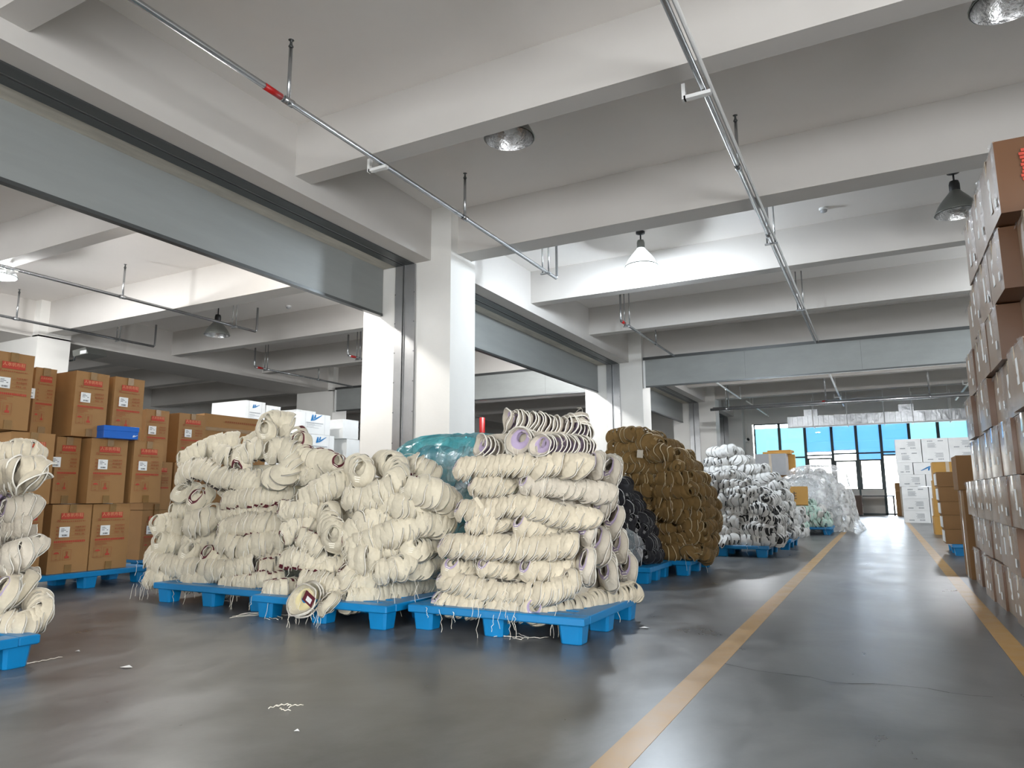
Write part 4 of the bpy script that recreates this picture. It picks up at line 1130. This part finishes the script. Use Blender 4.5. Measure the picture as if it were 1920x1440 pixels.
# ---- B: middle pile with maroon tabs
cB = crop(480, 820, 3.79)
def YBf(py): return 3.66+(1150-py)/300*.30
GB = 'bundles of the middle cream pile with maroon tabs'
def B(what, pts, kd='plain', **k):
    W = []
    for p in pts:
        x, y = cB(p[0], p[1]); W.append(atY(x, y, YBf(y)+(p[2] if len(p) > 2 else 0)))
    k['sc'] = k.get('sc', 1.0)*1.15
    bundle('ivory shoe-upper bundle in the middle pile: '+what, W, kd, GB, **k)
UPT = (0, .3, 1)
for what, pts, kd, kw in [
    ('lowest roll running back along the right edge', [(650, 1150, -.02), (850, 1120, .1), (1080, 1070, .35), (1290, 1020, .6)], 'plain', dict(strings=5, face=(.5, -1, .3))),
    ('lowest stub at the left corner', [(80, 1090), (180, 1085), (280, 1060, .08)], 'maroon', dict(strings=3)),
    ('tipped cups with a maroon tag at the bottom', [(420, 1130, -.02), (330, 1165, -.16)], 'plain', dict(flip=True, tilt=.7, strings=6, sc=1.3, toe=(.3, -.2, -1), zmin=.10)),
    ('flat toe beside the maroon tag', [(500, 1180, -.15), (560, 1150, -.02)], 'plain', dict(tilt=1.1, sc=1.0, zmin=.10, strings=5)),
    ('dark-edged row above the maroon tag', [(340, 1010, .02), (450, 1030), (590, 1060)], 'dotted', dict(step=.03, toe=UPT)),
    ('curled head low in the middle', [(640, 960), (680, 1040), (810, 1020, .05)], 'maroon', dict(sc=1.05)),
    ('stub with maroon edge at the left', [(210, 860), (330, 860), (480, 890, .05)], 'maroon', dict(toe=UPT)),
    ('dome with gilt laces', [(690, 880), (790, 860), (890, 830, .1)], 'plain', dict(sc=1.25, tilt=.8)),
    ('loose cups right of the gilt laces', [(870, 960), (980, 940), (1080, 890, .06)], 'plain', dict(step=.03)),
    ('low roll at the right side', [(1110, 930, .1), (1200, 920, .2), (1290, 900, .35)], 'plain', dict()),
    ('pale stub at the right side', [(1110, 800, .05), (1180, 790, .15), (1260, 760, .3)], 'plain', dict(sc=1.1)),
    ('long slanting row through the middle', [(660, 790), (800, 740), (950, 690), (1100, 650, .05)], 'plain', dict(step=.024, sc=1.1)),
    ('roll with dark dots at the upper left', [(215, 690), (270, 640), (400, 590, .06)], 'dotted', dict(toe=(.3, -.6, .8), sc=1.05)),
    ('standing domes left of the dotted roll', [(560, 720, -.02), (530, 640), (520, 550, .04)], 'plain', dict(sc=1.25, tilt=.9, face=(-.2, -1, .3))),
    ('thick roll with a dark dotted line', [(640, 690), (720, 640), (830, 580), (940, 540, .05)], 'dotted', dict(toe=(.3, -.85, .5), sc=1.15, step=.024)),
    ('slanting row at the upper left', [(330, 450), (420, 400), (520, 350), (620, 310, .06)], 'plain', dict(sc=1.2, step=.026)),
    ('row tucked under the upper left row', [(190, 520), (320, 520), (460, 480, .05)], 'maroon', dict()),
    ('big curling row at the top', [(650, 440, -.04), (760, 440, -.04), (900, 390, -.03), (1000, 300), (980, 210, .06), (890, 165, .14)], 'plain', dict(sc=1.15, step=.03)),
    ('two domes standing on top', [(745, 265, -.03), (715, 190, .05)], 'plain', dict(sc=1.3, tilt=.9, step=.045, face=(0, -1, .2))),
    ('fan spreading to the right at the top', [(1080, 360, -.02), (1180, 380), (1290, 420, .06), (1390, 470, .18)], 'plain', dict(sc=1.2, step=.03)),
    ('ruffled peak with a maroon tab', [(1090, 190, .2), (1170, 220, .2), (1270, 280, .25)], 'maroon', dict(sc=1.05, step=.03, toe=UPT)),
    ('cups under the fan', [(930, 460), (1040, 490), (1180, 490, .08)], 'plain', dict(step=.028, sc=1.05)),
    ('row of plates below the fan', [(1110, 610, .04), (1220, 610, .1), (1340, 600, .22)], 'plain', dict(step=.026, sc=1.1)),
    ('bent stub in the left middle', [(330, 720), (400, 760), (440, 800)], 'maroon', dict(step=.03)),
    ('stub filling the middle below the long row', [(900, 820, .06), (1000, 800, .08), (1090, 830, .12)], 'plain', dict()),
    ('stub filling the lower middle', [(480, 950, .04), (560, 920, .06), (640, 890, .1)], 'plain', dict())]:
    B(what, pts, kd, **kw)
heap_core('ivory uppers packed inside the middle pile', -3.76, -2.90, 3.90, 4.52, .155, .95, CREAM2, .35)

# ---- C: widest pile at left
cC = crop(240, 740, 4.0)
def YC(py): return 3.86+(1130-py)/350*.35
GC_ = 'bundles of the widest cream pile at left'
def C(what, pts, kd='plain', **k):
    W = []
    for p in pts:
        x, y = cC(p[0], p[1]); W.append(atY(x, y, YC(y)+(p[2] if len(p) > 2 else 0)))
    k['sc'] = k.get('sc', 1.0)*1.15
    bundle('ivory shoe-upper bundle in the widest pile: '+what, W, kd, GC_, **k)
for what, pts, kd, kw in [
    ('long smooth roll near the bottom', [(170, 1190, .05), (210, 1260), (400, 1300), (620, 1320), (780, 1320), (920, 1270)], 'plain', dict(step=.021, sc=1.1)),
    ('string-wrapped end at the lower left corner', [(160, 1385), (260, 1375), (350, 1370, .05)], 'plain', dict(strings=8, loops=5)),
    ('lowest stub with maroon collar', [(420, 1410), (540, 1395), (640, 1390, .05)], 'maroon', dict(strings=4, tilt=.75)),
    ('lowest toes at the right end', [(700, 1440), (850, 1420), (1000, 1410), (1140, 1400, .05)], 'maroon', dict(strings=6, tilt=.75)),
    ('round toe at the far left, low', [(250, 1110), (360, 1110, .08)], 'plain', dict(sc=1.15, tilt=.8)),
    ('toe beside the low left toe', [(450, 1190), (560, 1170, .1)], 'plain', dict(sc=1.2, tilt=.8)),
    ('toe with maroon collar above the long roll', [(600, 1215), (720, 1230, .06), (880, 1230, .08)], 'maroon', dict(sc=1.15, tilt=.8, toe=(-.5, -.3, -.6))),
    ('fanned row of open cups', [(690, 1090), (830, 1150), (960, 1130), (1130, 1090, .05)], 'plain', dict(step=.034, sc=1.2, tilt=.35)),
    ('drum-shaped end sticking out at left', [(230, 980, -.02), (320, 990, .05), (400, 1000, .1)], 'plain', dict(sc=1.15, tilt=.5)),
    ('large smooth dome left of centre', [(470, 980), (560, 950), (640, 910, .06)], 'plain', dict(sc=1.45, tilt=.7)),
    ('maroon-collared roll running right, lower', [(720, 1000), (850, 970), (1000, 970), (1200, 980, .08)], 'maroon', dict(sc=1.15, toe=(-.3, -.4, .8))),
    ('small dome at the left shoulder', [(400, 740), (480, 720, .1)], 'plain', dict(sc=1.15, tilt=.8)),
    ('dome with maroon collar at the left shoulder', [(510, 790), (580, 740, .08)], 'maroon', dict(sc=1.35, tilt=.8, toe=(-.2, -.2, -1))),
    ('maroon-collared roll running right, upper', [(740, 790), (860, 770), (1000, 760), (1180, 750, .08)], 'maroon', dict(sc=1.15, toe=(-.3, -.4, .8))),
    ('thin row under the upper maroon roll', [(700, 890, .05), (850, 890, .05), (1000, 900, .05), (1140, 900, .08)], 'plain', dict(step=.022)),
    ('long dark-edged arc across the shoulder', [(400, 620, .06), (470, 560), (580, 560), (700, 620, -.02), (840, 640, -.03), (980, 650)], 'dotted', dict(step=.024, sc=1.2, toe=(0, -.3, 1))),
    ('row of toes over the left shoulder', [(420, 500, .1), (520, 430, .12), (650, 380, .16), (790, 350, .2)], 'plain', dict(step=.03, sc=1.15)),
    ('open cups below the shoulder row', [(680, 450, .02), (760, 470), (830, 450, .06)], 'plain', dict(step=.034, sc=1.2, tilt=.3)),
    ('curved roll with dark dots near the top', [(850, 500), (880, 450), (960, 410), (1060, 390, .06)], 'dotted', dict(sc=1.3, toe=(.3, -.3, 1), step=.024)),
    ('big curled row like a spiral', [(1080, 430, -.02), (1140, 400), (1210, 440), (1220, 530, -.03), (1160, 600, -.06), (1060, 630, -.06)], 'plain', dict(sc=1.25, step=.028)),
    ('arch of domes at the very top', [(1040, 285, -.02), (1045, 230), (1100, 200, .04), (1170, 210, .08), (1210, 270, .1)], 'plain', dict(sc=1.25, step=.034, tilt=.6)),
    ('lone upper with maroon collar at the top right', [(1300, 370, .05), (1260, 340, .12)], 'maroon', dict(sc=1.3, tilt=.8, step=.05)),
    ('ribbed roll at the top right', [(1560, 520, .1), (1480, 500, .08), (1380, 490, .06), (1280, 440, .05)], 'maroon', dict(sc=1.15, step=.024)),
    ('loose plates under the ribbed roll', [(1220, 600, .02), (1300, 590, .04), (1410, 600, .1)], 'plain', dict(step=.03, sc=1.15, tilt=.3)),
    ('toes behind the shoulder row', [(880, 390, .15), (960, 350, .18), (1030, 330, .2)], 'plain', dict(step=.03, sc=1.1)),
    ('stub filling the middle left', [(350, 880, .04), (440, 860, .08), (560, 840, .1)], 'plain', dict()),
    ('stub filling the centre', [(700, 700, .08), (860, 700, .08), (1020, 700, .08)], 'plain', dict(step=.022)),
    ('row tucked behind the fanned cups', [(1000, 1220, .05), (1100, 1180, .08), (1180, 1120, .1)], 'plain', dict()),
    ('stub low at the right side', [(1000, 1310, .03), (1080, 1290, .05), (1160, 1240, .1)], 'maroon', dict()),
    ('row behind the fanned cups on the left', [(440, 1090, .06), (560, 1080, .08), (660, 1070, .1)], 'plain', dict(step=.022))]:
    C(what, pts, kd, **kw)
heap_core('ivory uppers packed inside the widest pile', -4.98, -4.10, 4.12, 4.74, .155, 1.08, CREAM2, .35)

# ---- L: pile at the left picture edge
cL = crop(0, 800, 2.88)
GL = 'bundles of the pile at the left edge'
for what, pts, kd, kw in [
    ('arch-shaped row at the bottom', [(-160, 1030), (-60, 1080), (60, 1085), (160, 1060, .05), (215, 1000, .1), (190, 940, .14)], 'lilac', dict(sc=1.1, strings=4)),
    ('big flat toe low down', [(20, 910, -.02), (60, 880, .05), (120, 860, .1)], 'lilac', dict(sc=1.4, tilt=.9)),
    ('row of plates below the middle', [(-120, 720), (0, 730), (100, 690, .03), (190, 650, .1)], 'lilac_grey', dict(sc=1.2)),
    ('short dark-shadowed row in the middle', [(-100, 550), (30, 550, .03), (150, 545, .08)], 'lilac_grey', dict()),
    ('row of plates above the middle', [(50, 460, .02), (110, 440, .05), (170, 430, .1)], 'lilac_grey', dict(sc=1.2)),
    ('end with a pinkish mouth', [(-60, 430, .1), (0, 430)], 'lilac', dict(flip=True, sc=1.2)),
    ('big fan of toes at the top', [(-90, 290), (30, 270), (130, 250), (195, 250, .05), (180, 310, .02)], 'lilac', dict(sc=1.45, step=.03, tilt=.7, strings=4)),
    ('topmost row of toes', [(-100, 160, .1), (20, 150, .1), (110, 130, .14), (170, 140, .2)], 'lilac', dict(sc=1.15)),
    ('row tucked between the arch and the toe', [(100, 900, .1), (140, 850, .14), (160, 820, .18)], 'lilac_grey', dict()),
    ('row filling behind the middle', [(-100, 620, .1), (40, 620, .12), (160, 600, .16)], 'lilac_grey', dict(step=.022)),
    ('stub low at the picture edge', [(-110, 960), (-30, 960, .05), (30, 960, .1)], 'lilac', dict(sc=1.1))]:
    W = []
    for p in pts:
        x, y = cL(p[0], p[1]); W.append(atY(x, y, 2.08+(1180-y)/330*.14+(p[2] if len(p) > 2 else 0)))
    bundle('cream shoe-upper bundle at the left picture edge: '+what, W, kd, GL, **kw)
heap_core('cream uppers packed inside the pile at the left edge', -4.85, -4.08, 1.15, 1.98, .155, 1.0, GREYW, .1)

# ---- heaps further down the hall
def heap(tagname, labelfmt, group, levels, kinds, y1, seed, r=.062, sc=.95, seglen=(.34, .5), strings=1, step=.034, flank=True, back=False, zmin=.155):
    """levels: (z, x0, x1, yfront) from the pallet upwards; rolls run along the front and along the aisle side"""
    rr = random.Random(seed); num = 0
    for li, (z, x0, x1, yf) in enumerate(levels):
        x = x0; k = 0
        while x < x1-.12:
            L = min(rr.uniform(*seglen), x1-x)
            if x1-x-L < .12: L = x1-x
            j = lambda s: rr.uniform(-s, s)
            pts = [(x+.03, yf+j(.03), z+j(.03)), (x+L*.5, yf-.03+j(.03), z+j(.045)), (x+L-.03, yf+j(.03), z+j(.03))]
            if rr.random() < .5: pts = pts[::-1]
            k += 1
            bundle(labelfmt % ('front %s layer, %s from the left' % (ORD[li+1], ORD[k])), pts, rr.choice(kinds), group,
                   toe=(j(.6), -.6, rr.choice((-1, -1, .7))), tilt=rr.uniform(.7, 1.1), step=step, sc=sc*rr.uniform(.95, 1.2), strings=strings, zmin=zmin, loops=0, jit=1.6)
            x += L
        if flank:
            y = yf+.12; k = 0
            while y < y1-.12:
                L = min(rr.uniform(*seglen), y1-y)
                if y1-y-L < .12: L = y1-y
                j = lambda s: rr.uniform(-s, s)
                k += 1
                pts = [(x1+j(.03), y, z+j(.03)), (x1+.02+j(.03), y+L*.5, z+j(.04)), (x1+j(.03), y+L, z+j(.03))]
                bundle(labelfmt % ('aisle side, %s layer, %s from the front' % (ORD[li+1], ORD[k])), pts, rr.choice(kinds), group,
                       face=(1, -.8, .3), toe=(.5, -.3, rr.choice((-1, -1, .7))), tilt=rr.uniform(.7, 1.1), step=step, sc=sc*rr.uniform(.95, 1.2), strings=strings, zmin=zmin, loops=0, jit=1.6)
                y += L
# black uppers
lv = [(.23+.115*i, -2.95, -2.06-.02*i-.01*i*i*.4, 6.58+.01*i) for i in range(7)]
heap('black', 'black shoe-upper bundle with white edges: %s', 'bundles of the black uppers', lv, ['black'], 7.1, 3, sc=1.0, step=.03)
heap_core('black uppers packed inside the black pile', -2.95, -2.2, 6.62, 7.12, .155, .92, BLACKU, .15)
# tan uppers
lv = []
for i in range(11):
    z = .23+.125*i
    xr = [-1.72, -1.70, -1.70, -1.71, -1.72, -1.75, -1.80, -1.87, -1.96, -2.1, -2.25][i]
    lv.append((z, -2.68, xr, 7.34+.015*i))
heap('tan', 'tan shoe-upper bundle with pale edges: %s', 'bundles of the tan pile', lv, ['tan'], 8.2, 5, sc=1.1, step=.036)
heap_core('tan uppers packed inside the tan pile', -2.64, -1.9, 7.5, 8.2, .155, 1.25, TAN, .3)
# white sneakers, near and far
lv = [(.23+.12*i, -2.5+.02*i, [-1.30, -1.30, -1.31, -1.33, -1.38, -1.48, -1.65, -1.82][i], 9.82+.03*i) for i in range(8)]
heap('white', 'white sneaker-upper bundle with black panels, nearer pile: %s', 'bundles of the nearer white sneaker pile', lv, ['white', 'white', 'white2'], 10.75, 8, sc=1.15, step=.034)
heap_core('white uppers packed inside the nearer white pile', -2.45, -1.45, 9.92, 10.7, .155, 1.0, WHITEL, .3)
lv = [(.23+.14*i, -2.75+.03*i, [-1.3, -1.3, -1.3, -1.32, -1.36, -1.42, -1.52, -1.66, -1.9, -2.05][i], 11.35+.03*i) for i in range(10)]
heap('white far', 'white sneaker-upper bundle, farther pile: %s', 'bundles of the farther white sneaker pile', lv, ['white', 'white3', 'white3'], 12.2, 9, sc=1.15, step=.038)
heap_core('white uppers packed inside the farther white pile', -2.7, -1.6, 11.55, 12.3, .155, 1.2, WHITEL, .3)
# mint uppers and the sheeted heap
lv = [(.23+.13*i, -2.05, [-1.05, -1.06, -1.15, -1.35][i], 15.62+.05*i) for i in range(4)]
heap('mint', 'mint and white shoe-upper bundle: %s', 'bundles of the mint pile', lv, ['mint', 'mint', 'white3'], 16.5, 12, sc=1.2, step=.06)
heap_core('mint uppers packed inside the mint pile', -2.0, -1.15, 15.72, 16.6, .155, .58, MINTU, .3)
heap('low white', 'white bundle under the lettered board: %s', 'bundles under the board with the character', [(.08+.13*i, -2.2, -1.42, 14.62) for i in range(4)], ['white3', 'mint'], 15.2, 31, sc=1.2, step=.05, zmin=0.0)
heap_core('white uppers packed under the board with the character', -2.2, -1.5, 14.7, 15.3, 0, .5, WHITEL, .1)
lv = [(.10+.17*i, -1.9+.02*i, [-.72, -.70, -.70, -.74, -.80, -.90, -1.05, -1.25][i], 16.95+.05*i) for i in range(8)]
heap('sheeted', 'grey-white shoe-upper bundle under clear film: %s', 'bundles under the clear film', lv, ['white3', 'white3', 'white'], 18.4, 14, sc=1.4, step=.08, zmin=0.0)
heap_core('grey-white uppers packed under the clear film', -1.85, -.85, 17.05, 18.35, .0, 1.28, WHITEL, .3)
def drape(name, label, cat, x0, x1, y0, y1, z0, z1, m, pw=3.0, amp=.05, seed=0, skirt=.12, taper=.35, n=72, k=26):
    mb = MB(); vs = []; fs = []
    for i in range(k+1):
        u = i/k
        s = (1-taper*u**1.6)*(1-max(0, (u-.82)/.18)**2*.98)
        zz = z0+(z1-z0)*min(1, u*1.06)**.9
        if u < .1: s *= 1+skirt*(1-u/.1)
        for j in range(n):
            a = 2*math.pi*j/n; c, d = math.cos(a), math.sin(a)
            e = (abs(c)**pw+abs(d)**pw)**(1/pw)
            w = 1+amp*nz(c*5+seed, d*5, u*3)+amp*.6*nz(c*16+seed, d*16, u*4)
            vs.append(((x0+x1)/2+(x1-x0)/2*c/e*s*w, (y0+y1)/2+(y1-y0)/2*d/e*s*w, max(z0, zz+amp*.6*nz(c*6, d*6+seed, u*5)) if i else z0+.004))
    for i in range(k):
        for j in range(n): fs.append((i*n+j, i*n+(j+1) % n, (i+1)*n+(j+1) % n, (i+1)*n+j))
    fs.append(tuple(k*n+j for j in range(n)))
    mb.add(vs, fs, 0, True)
    return tag(mb.build(name, m), label, cat)
drape('plastic_sheet', 'clear wrinkled plastic film thrown over the far grey-white heap', 'plastic film', -2.1, -.52, 16.8, 18.7, .0, 1.46, CLEARFILM, amp=.09, seed=3)
drape('plastic_sheet', 'thin clear film over the nearer part of the far heap', 'plastic film', -2.1, -.95, 16.2, 17.1, .5, 1.22, CLEARFILM, amp=.09, seed=8, skirt=0)
# teal bag behind the cream piles
lv = [(.3+.17*i, -3.85+.02*i, [-2.95, -2.95, -2.96, -2.97, -3.0, -3.1][i], 5.2+.03*i) for i in range(6)]
heap('teal', 'teal shoe-upper bundle inside the teal bag: %s', 'bundles inside the teal bag', lv, ['teal'], 5.9, 21, sc=1.2, step=.05, strings=0)
heap_core('teal uppers packed inside the teal bag', -3.8, -3.05, 5.28, 5.95, .155, 1.2, TEALD, .1)
drape('plastic_bag', 'teal translucent plastic bag over a pile behind the cream piles', 'plastic bag', -4.0, -2.80, 5.02, 6.05, .16, 1.37, TEALFILM, amp=.05, seed=5, taper=.12, pw=5)
# grey translucent bag corner hanging by the black uppers
mb = MB(); g = []
P0 = [atY(px, py, yy_) for px, py, yy_ in ((1166, 985, 6.56), (1202, 1008, 6.50), (1206, 1030, 6.48), (1192, 1064, 6.46), (1162, 1045, 6.5))]
c = sum(P0, Vector())/5
for i in range(5):
    a, b_ = P0[i], P0[(i+1) % 5]
    mid = (a+b_)/2+Vector((.03, -.03, 0)); cc = c+Vector((.05, -.06, 0))
    mb.add([a, mid, cc], [(0, 1, 2)], 0, True); mb.add([mid, b_, cc], [(0, 1, 2)], 0, True)
    mb.add([a-Vector((.02, -.04, 0)), mid-Vector((.02, -.04, 0)), a, mid], [(0, 1, 3, 2)], 0, True)
tag(mb.build('plastic_bag', BAGFILM), 'grey translucent bag corner hanging beside the black uppers', 'plastic bag')

# ------------------------------------------------------------------ tags, litter
def card(name, label, p, w, h, m, rot, extra=None):
    t = thing(name, label, 'tag', p)
    t.rotation_euler = rot
    MB().box((0, 0, 0), (w, .002, h)).build('card', m, t)
    if extra: MB().box((w*.05, -.0022, -h*.05), (w*.5, .001, h*.45)).build('sticker', extra, t)
    return t
card('swing_tag', 'maroon tag with white sticker hanging on the middle cream pile', atY(579, 1123, 3.40), .085, .075, MAROON, (.2, .6, .1), LABEL)
card('swing_tag', 'cream card tag on the left side of the tall pile', atY(898, 942, 3.775), .024, .075, CREAM, (.1, -.6, .2))
card('swing_tag', 'pale card tag tied to the tan pile', atY(1200, 851, 7.33), .065, .085, GREYW, (.1, .1, .2))
card('swing_tag', 'white paper tag sticking out of the left edge pile', atY(78, 1020, 2.3), .05, .08, LABEL, (.1, .5, .4))
def scrap(label, px, py, seed, n=4, L=.16, rad=.0018):
    p = gnd(px, py); rr = random.Random(seed)
    t = thing('string_scrap', label, 'string', (p.x, p.y, 0))
    for i in range(n):
        a = rr.uniform(0, 6); pts = []; x, y = rr.uniform(-.03, .03), rr.uniform(-.03, .03)
        for s in range(7):
            pts.append((x, y, .004+.004*(s % 2))); x += math.cos(a)*L/7; y += math.sin(a)*L/7; a += rr.uniform(-.7, .7)
        MB().tube(pts, rad, 5).build('string', STRING, t)
scrap('tangle of white string lying on the floor in the foreground', 525, 1326, 1, 5, .075)
scrap('white string heap on the floor before the widest pile', 505, 1152, 2, 9, .3)
scrap('white strings trailing on the floor from the tall pile', 985, 1200, 4, 4, .22)
scrap('white string end by the left edge pallet', 62, 1243, 6, 3, .14)
for lab, px, py, s in (('small white paper scrap on the floor at left', 236, 1252, .03), ('tiny white paper scrap by the widest pile', 556, 1372, .010), ('white paper scrap on the floor beside the tall pile', 1208, 1178, .03),
                       ('tiny white scrap on the floor left of centre', 145, 1222, .014)):
    p = gnd(px, py)
    m = MB(); m.add([(-s, -s*.4, .002), (s*.8, -s*.6, .006), (s, s*.5, .002), (-.2*s, s*.7, .008)], [(0, 1, 2, 3)])
    o = m.build('paper_scrap', LABEL, None, (p.x, p.y, 0)); tag(o, lab, 'paper')
p = gnd(500, 1160)
